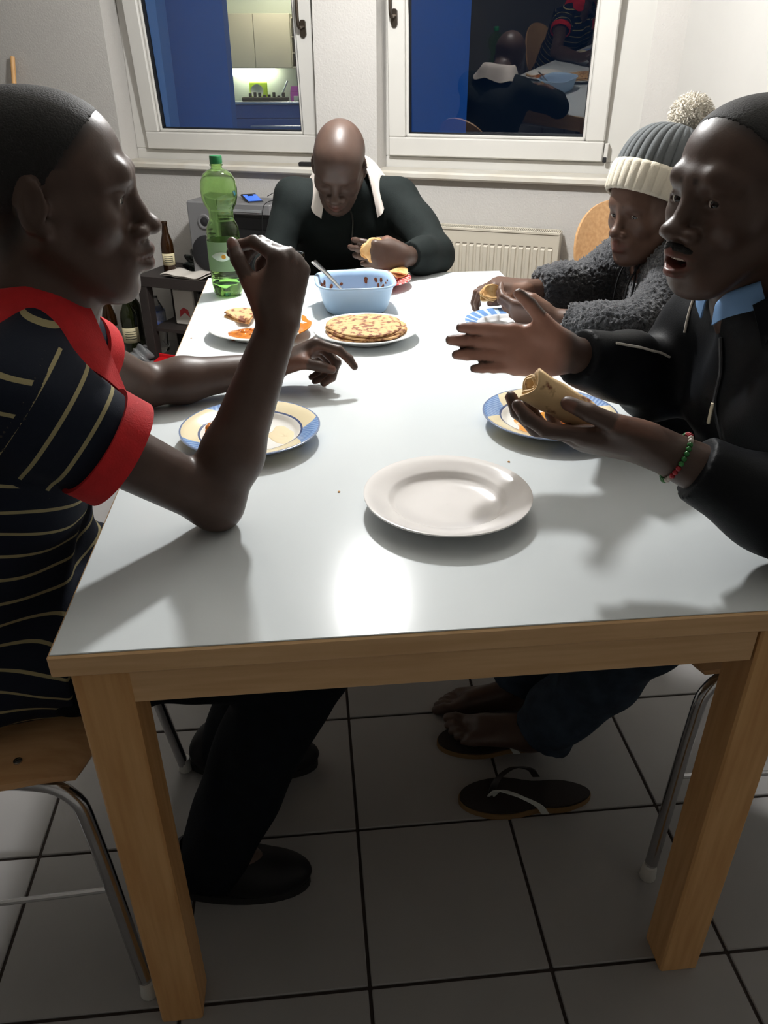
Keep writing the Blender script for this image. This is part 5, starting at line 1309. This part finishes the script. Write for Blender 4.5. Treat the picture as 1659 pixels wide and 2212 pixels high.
def torso(f, J, side, r=(.135,.125,.115,.07), w=(.06,.075,.03)):
    for s_, S in ((-1,J['sr']),(1,J['sl'])):
        f.cone(J['pel']+side*w[0]*s_-V(0,0,.02), J['wst']+side*w[0]*s_, r[0], r[1], .05); f.cone(J['wst']+side*w[0]*s_, J['chs']+side*w[1]*s_, r[1], r[2], .05)
        f.cone(J['chs']+side*w[1]*s_, S-side*w[2]*s_-V(0,0,.01), r[2], r[3]+.004, .05); f.cone(S-side*w[2]*s_, J['nk']+side*.02*s_-V(0,0,.012), r[3], .062, .04)
f = grid_for([D['pel']+V(0,.05,-.1), D['sl']+V(.1,0,.05), D['sr']-V(.1,0,0), D['wl'], D['wr'], D['el'], D['er'], D['nk']], .08, .0055)
torso(f, D, V(1,0,0)); f.cone(D['nk']+V(0,.01,-.02), D['chs'], .075, .125, .04); sleeves(f, D, D['el']+(D['wl']-D['el'])*.86, D['er']+(D['wr']-D['er'])*.86)
P, Q = f.mesh(); P = relax(P, Q, 1); P = wrinkle(P, Q, .0035, .5, 12, (0,0,1)); PS, NS = P, vnorm(P, Q); rigid(field_mesh('sweater', P, Q, KNIT, None), pD)
n0 = D['nk']
def nkd(a, r, h): return n0+V(0,.01,.012)+r*(math.cos(a)*unit(V(0,-1,-.25))+math.sin(a)*V(1,0,0))+unit(V(0,-.35,1))*h
for s_ in (-1,1):
    an = [math.pi*s_, 2.4*s_, 1.7*s_, 1.15*s_, .7*s_]
    rows = [[outside(nkd(a, r, h+.012)) for a in an] for r, h in ((.070,.03),(.080,.050),(.098,.034))]+[[outside(nkd(a, .118+.006*k, -.006-.018*k), .006) for k, a in enumerate(an)]]
    rigid(strip(rows, .004).build('collar', WHITEC, None, True, 60), pD)
zz = [snap(V(-.005+.004*k, 1.9, .95-.05*k), .002) for k in range(4)]
rigid(MB().tube(spline(zz, 6), .0028, 8).build('zip', mat('dark metal zip', srgb(70,70,66), .35, metal=.7), None, True), pD)
f = grid_for([D['hl']+V(.1,.1,.05), D['hr']-V(.1,0,0), D['kl'], D['kr'], D['al'], D['ar']], .09, .007)
f.cone(D['hl'], D['hr'], .12, .12, .04)
for h_, k_, a_ in ((D['hl'],D['kl'],D['al']),(D['hr'],D['kr'],D['ar'])): f.cone(h_, k_, .1, .08, .03); f.cone(k_, a_, .078, .06, .03, flat=True)
P, Q = f.mesh(); P = wrinkle(P, Q, .003, .6, 5, (0,1,0)); rigid(field_mesh('trousers', P, Q, DENIM, None), pD)
for x in (.13,-.13): rigid(shoe('shoe', None, V(x,1.86,0), V(x,1.60,0), SHOEM, SOLEM), pD)
# bread in his hand
def torn(label, c, r, R_, seed, layers=3):
    rg = np.random.default_rng(seed); b = MB()
    for k in range(layers):
        ph = rg.random(4)*6; G = []
        for q in np.linspace(.05, 1, 8):
            G.append([V(r*q*(1+.14*math.sin(2*t+ph[0])+.10*math.sin(5*t+ph[1]))*math.cos(t), r*q*.8*(1+.12*math.sin(3*t+ph[2]))*math.sin(t), .006*k+.006*math.sin(2*t+ph[3])*q*q) for t in np.linspace(0, 2*math.pi, 30, endpoint=False)])
        b.sheet(np.array(G)@np.asarray(R_).T+np.asarray(c), .004, wrap=True)
    o = b.build('torn_chapati', M['chapin'], None, True, 0); tag(o, label, 'chapati'); return o
torn('torn chapati piece in the hand of the bald man', (.052,1.672,.842), .042, rotz(.2)@rotx(1.3), 1, 4)
torn('torn chapati scrap on the red striped plate', (.115,1.625,TZ+.03), .03, rotz(.5)@rotx(.1), 5, 2)

# ================================================================== woman in the bobble hat
pC = person('woman in a grey bobble hat and grey fleece jacket holding bread over her plate', (.80,1.22,0))
C_ = dict(pel=V(.82,1.23,.56), wst=V(.80,1.23,.69), chs=V(.765,1.22,.81), nk=V(.715,1.205,.925), sl=V(.715,1.075,.885), sr=V(.685,1.335,.885),
          el=V(.585,.985,.79), wl=V(.415,1.085,.797), er=V(.535,1.275,.815), wr=V(.405,1.265,.822), hl=V(.8,1.15,.54), hr=V(.8,1.33,.54), kl=V(.42,1.13,.5), kr=V(.42,1.33,.5), al=V(.45,1.13,.09), ar=V(.45,1.33,.09))
C_['er'] = V(.575,1.315,.80)
hC = Head((.652,1.18,1.022), (-.89,-.44,-.14), (-.1,0,1), .95, nose=.95, lips=1.0, brow=.8, thin=.96)
f = grid_for([hC.o+V(.05,0,.12), V(.24,1.2,.8), C_['pel']+V(.1,0,0), C_['sl']-V(0,.16,0), C_['sr']+V(0,.12,0), V(.3,1.2,0)], .03, .0044)
hC.skull(f); hC.face(f); hC.ears(f)
f.cone(hC.W((0,-.025,-.05)), C_['nk'], .048, .054, .03); f.cone(C_['nk'], C_['chs'], .06, .09, .05); f.cone(C_['chs'], C_['pel'], .09, .11, .05); f.cone(C_['sr'], C_['sl'], .045, .045, .04)
arm(f, C_['sl'], C_['el'], C_['wl'], .85); arm(f, C_['sr'], C_['er'], C_['wr'], .85)
HC = Hand(C_['wr'], (-.93,.22,.10), (-.1,.1,-1), True, .92); HC.build(f, {'index': (35,45,25), 'middle': (35,48,25), 'ring': (35,50,25), 'pinky': (35,48,25)}, [(.05,.044,.02),(.076,.044,.034),(.1,.038,.044)], spread=(5,1,-4,-9))
HC2 = Hand(C_['wl'], (-.84,.55,.05), (.25,.55,.35), False, .92); HC2.build(f, {'index': (22,35,18), 'middle': (25,36,18), 'ring': (28,38,18), 'pinky': (30,38,18)}, [(.05,.042,.016),(.082,.04,.026),(.106,.03,.034)], spread=(2,0,-1,-3))
leg(f, C_['hl'], C_['kl'], C_['al'], .85); leg(f, C_['hr'], C_['kr'], C_['ar'], .85)
for a_ in (C_['al'], C_['ar']): f.cone(a_, a_+V(-.12,0,-.055), .03, .02, .02)
P, Q = f.mesh(); P = relax(P, Q, 1); col = np.ones((len(P),3)); col = hC.tint(P, col, (1.2,.75,.75)); col = HC.tint(P, col, (1.5,1.4,1.3), (1.5,1.4,1.4)); col = HC2.tint(P, col, (1.5,1.4,1.3), (1.5,1.4,1.4))
bodyC = rigid(field_mesh('body', P, Q, SKIN2, None, col), pC); hC.eyes(bodyC, EYEW, EYEI, (-.2,1,-.1))
FLE = mat('grey teddy fleece', (.055,.058,.066,1), .95, noise=.45, nscale=120, bump=.9, bscale=160, bdist=.006, sheen=.4)
f = grid_for([C_['pel']+V(.1,0,-.1), C_['sl']-V(0,.1,0), C_['sr']+V(0,.1,.05), C_['wl'], C_['wr'], C_['el'], C_['er'], C_['nk']+V(0,0,.03)], .08, .0045)
Csw = dict(C_, sl=C_['sl'], sr=C_['sr']); torso(f, dict(Csw, sl=C_['sr'], sr=C_['sl']), V(0,1,0), (.13,.118,.11,.066), (.05,.06,.03)); sleeves(f, C_, C_['el']+(C_['wl']-C_['el'])*.82, C_['er']+(C_['wr']-C_['er'])*.80, (.064,.058,.046))
for a in np.linspace(-2.6, 2.6, 9): f.ell(C_['nk']+V(.012+.062*-math.cos(a), .066*math.sin(a), .002-.014*math.cos(a)), (.03,.03,.03), None, .02)        # hood bunched around the neck
P, Q = f.mesh(); P = relax(P, Q, 1); P = wrinkle(P, Q, .003, .55, 21, (0,0,1)); N_ = vnorm(P, Q); P = P+N_*(.0022*rng.normal(size=(len(P),1)))+N_*(.0016*np.sin(P@V(310,90,40))*np.sin(P@V(60,330,-80))*np.sin(P@V(-40,70,320)))[:,None]
PS, NS = P, vnorm(P, Q); rigid(field_mesh('fleece_jacket', P, Q, FLE, None), pC)
rigid(MB().tube(spline([snap(V(.63,1.17,.91), .004), snap(V(.635,1.16,.86), .006), snap(V(.645,1.16,.80), .006), snap(V(.66,1.16,.74), .006)], 6), .003, 8).build('zip', mat('dark zip tape', srgb(40,40,44), .5), None, True), pC)
for dy in (-.035,.03):
    rigid(MB().tube(spline([snap(V(.635,1.17+dy,.905), .006), V(.612,1.165+dy,.86), V(.606,1.16+dy*1.1,.80), V(.60,1.158+dy*1.1,.74)], 6), .0025, 8).build('drawstring', mat('black cord', srgb(20,20,22), .7), None, True), pC)
f = grid_for([C_['hl']+V(.1,-.1,.05), C_['hr']+V(0,.1,0), C_['kl'], C_['kr'], C_['al'], C_['ar']], .09, .007); f.cone(C_['hl'], C_['hr'], .115, .115, .04)
for h_, k_, a_ in ((C_['hl'],C_['kl'],C_['al']),(C_['hr'],C_['kr'],C_['ar'])): f.cone(h_, k_, .09, .07, .03); f.cone(k_, a_, .068, .055, .03, flat=True)
P, Q = f.mesh(); rigid(field_mesh('trousers', P, Q, DENIM, None), pC)
for y in (1.13,1.33): rigid(shoe('shoe', None, V(.51,y,0), V(.27,y,0), SHOEM, SOLEM), pC)
# knitted hat: ribbed crown, folded cream band, fur bobble
KG = mat('grey knit', (.115,.125,.13,1), .9, bump=.5, bscale=420, bdist=.002); KW = mat('cream knit', srgb(214,206,188), .9, bump=.5, bscale=420, bdist=.002); FUR = mat('white fur', srgb(228,222,210), .7)
hat = thing('bobble_hat', 'grey ribbed knit hat with cream band and white fur bobble', 'hat', hC.W((0,-.012,.05)))
HR = hC.R@rotx(.50); HO = hC.W((0,-.016,.046))
def hatp(t, z, r, sx=.081, sy=.103, back=0.0): return HO+HR@V(sx*r*math.cos(t), sy*r*math.sin(t)-back, z)
NR = 30; nt = NR*8; G = []
for q in np.linspace(0, 1, 26):
    ang = q*math.pi/2*.96; z = .022+.118*math.sin(ang); r = math.cos(ang)**.72
    row = []
    for i in range(nt):
        t = 2*math.pi*i/nt; rib = abs(math.cos(NR*t/2)); rr = r*(1.02+.055*rib**.6*min(1, r*1.6))
        row.append(hatp(t, z, rr, back=.035*q*q))
    G.append(row)
rigid(MB().sheet(np.array(G), .003, wrap=True).build('crown', KG, None, True, 0), hat)
G = []
for q, rr_, z in ((0,1.0,-.030),(.08,1.05,-.033),(.2,1.09,-.028),(.5,1.105,0.0),(.8,1.10,.022),(.93,1.07,.030),(1,1.02,.028)):
    G.append([hatp(2*math.pi*i/nt, z, rr_*(1+.028*abs(math.cos(NR*1.0*math.pi*i/nt))**.6)) for i in range(nt)])
rigid(MB().sheet(np.array(G), .004, wrap=True).build('folded_band', KW, None, True, 0), hat)
pc = hatp(0, .168, 0, back=.042); b = MB()
b.lathe([(.042*math.sin(q), -.042*math.cos(q)) for q in np.linspace(.03, math.pi-.03, 14)], 22, pc, close=False)
for i in range(3000):
    d = unit(rng.normal(size=3)); q = unit(np.cross(d, rng.normal(size=3))); c0 = pc+d*.0395; tn = unit(np.cross(d, q))
    e = d*.010*(.5+rng.random())+tn*.013*(.4+.8*rng.random()); m_ = c0+e*.5+d*.0045; b.add([c0-q*.0011, c0+q*.0011, m_+q*.0009, m_-q*.0009, c0+e], [(0,1,2,3),(3,2,4)])
bo = rigid(b.build('fur_bobble', FUR, None, False), hat); bo['kind'] = 'stuff'
torn('small torn chapati piece between the hands of the woman in the hat', (.292,1.215,.822), .024, rotz(.4)@rotx(1.0), 9, 4)
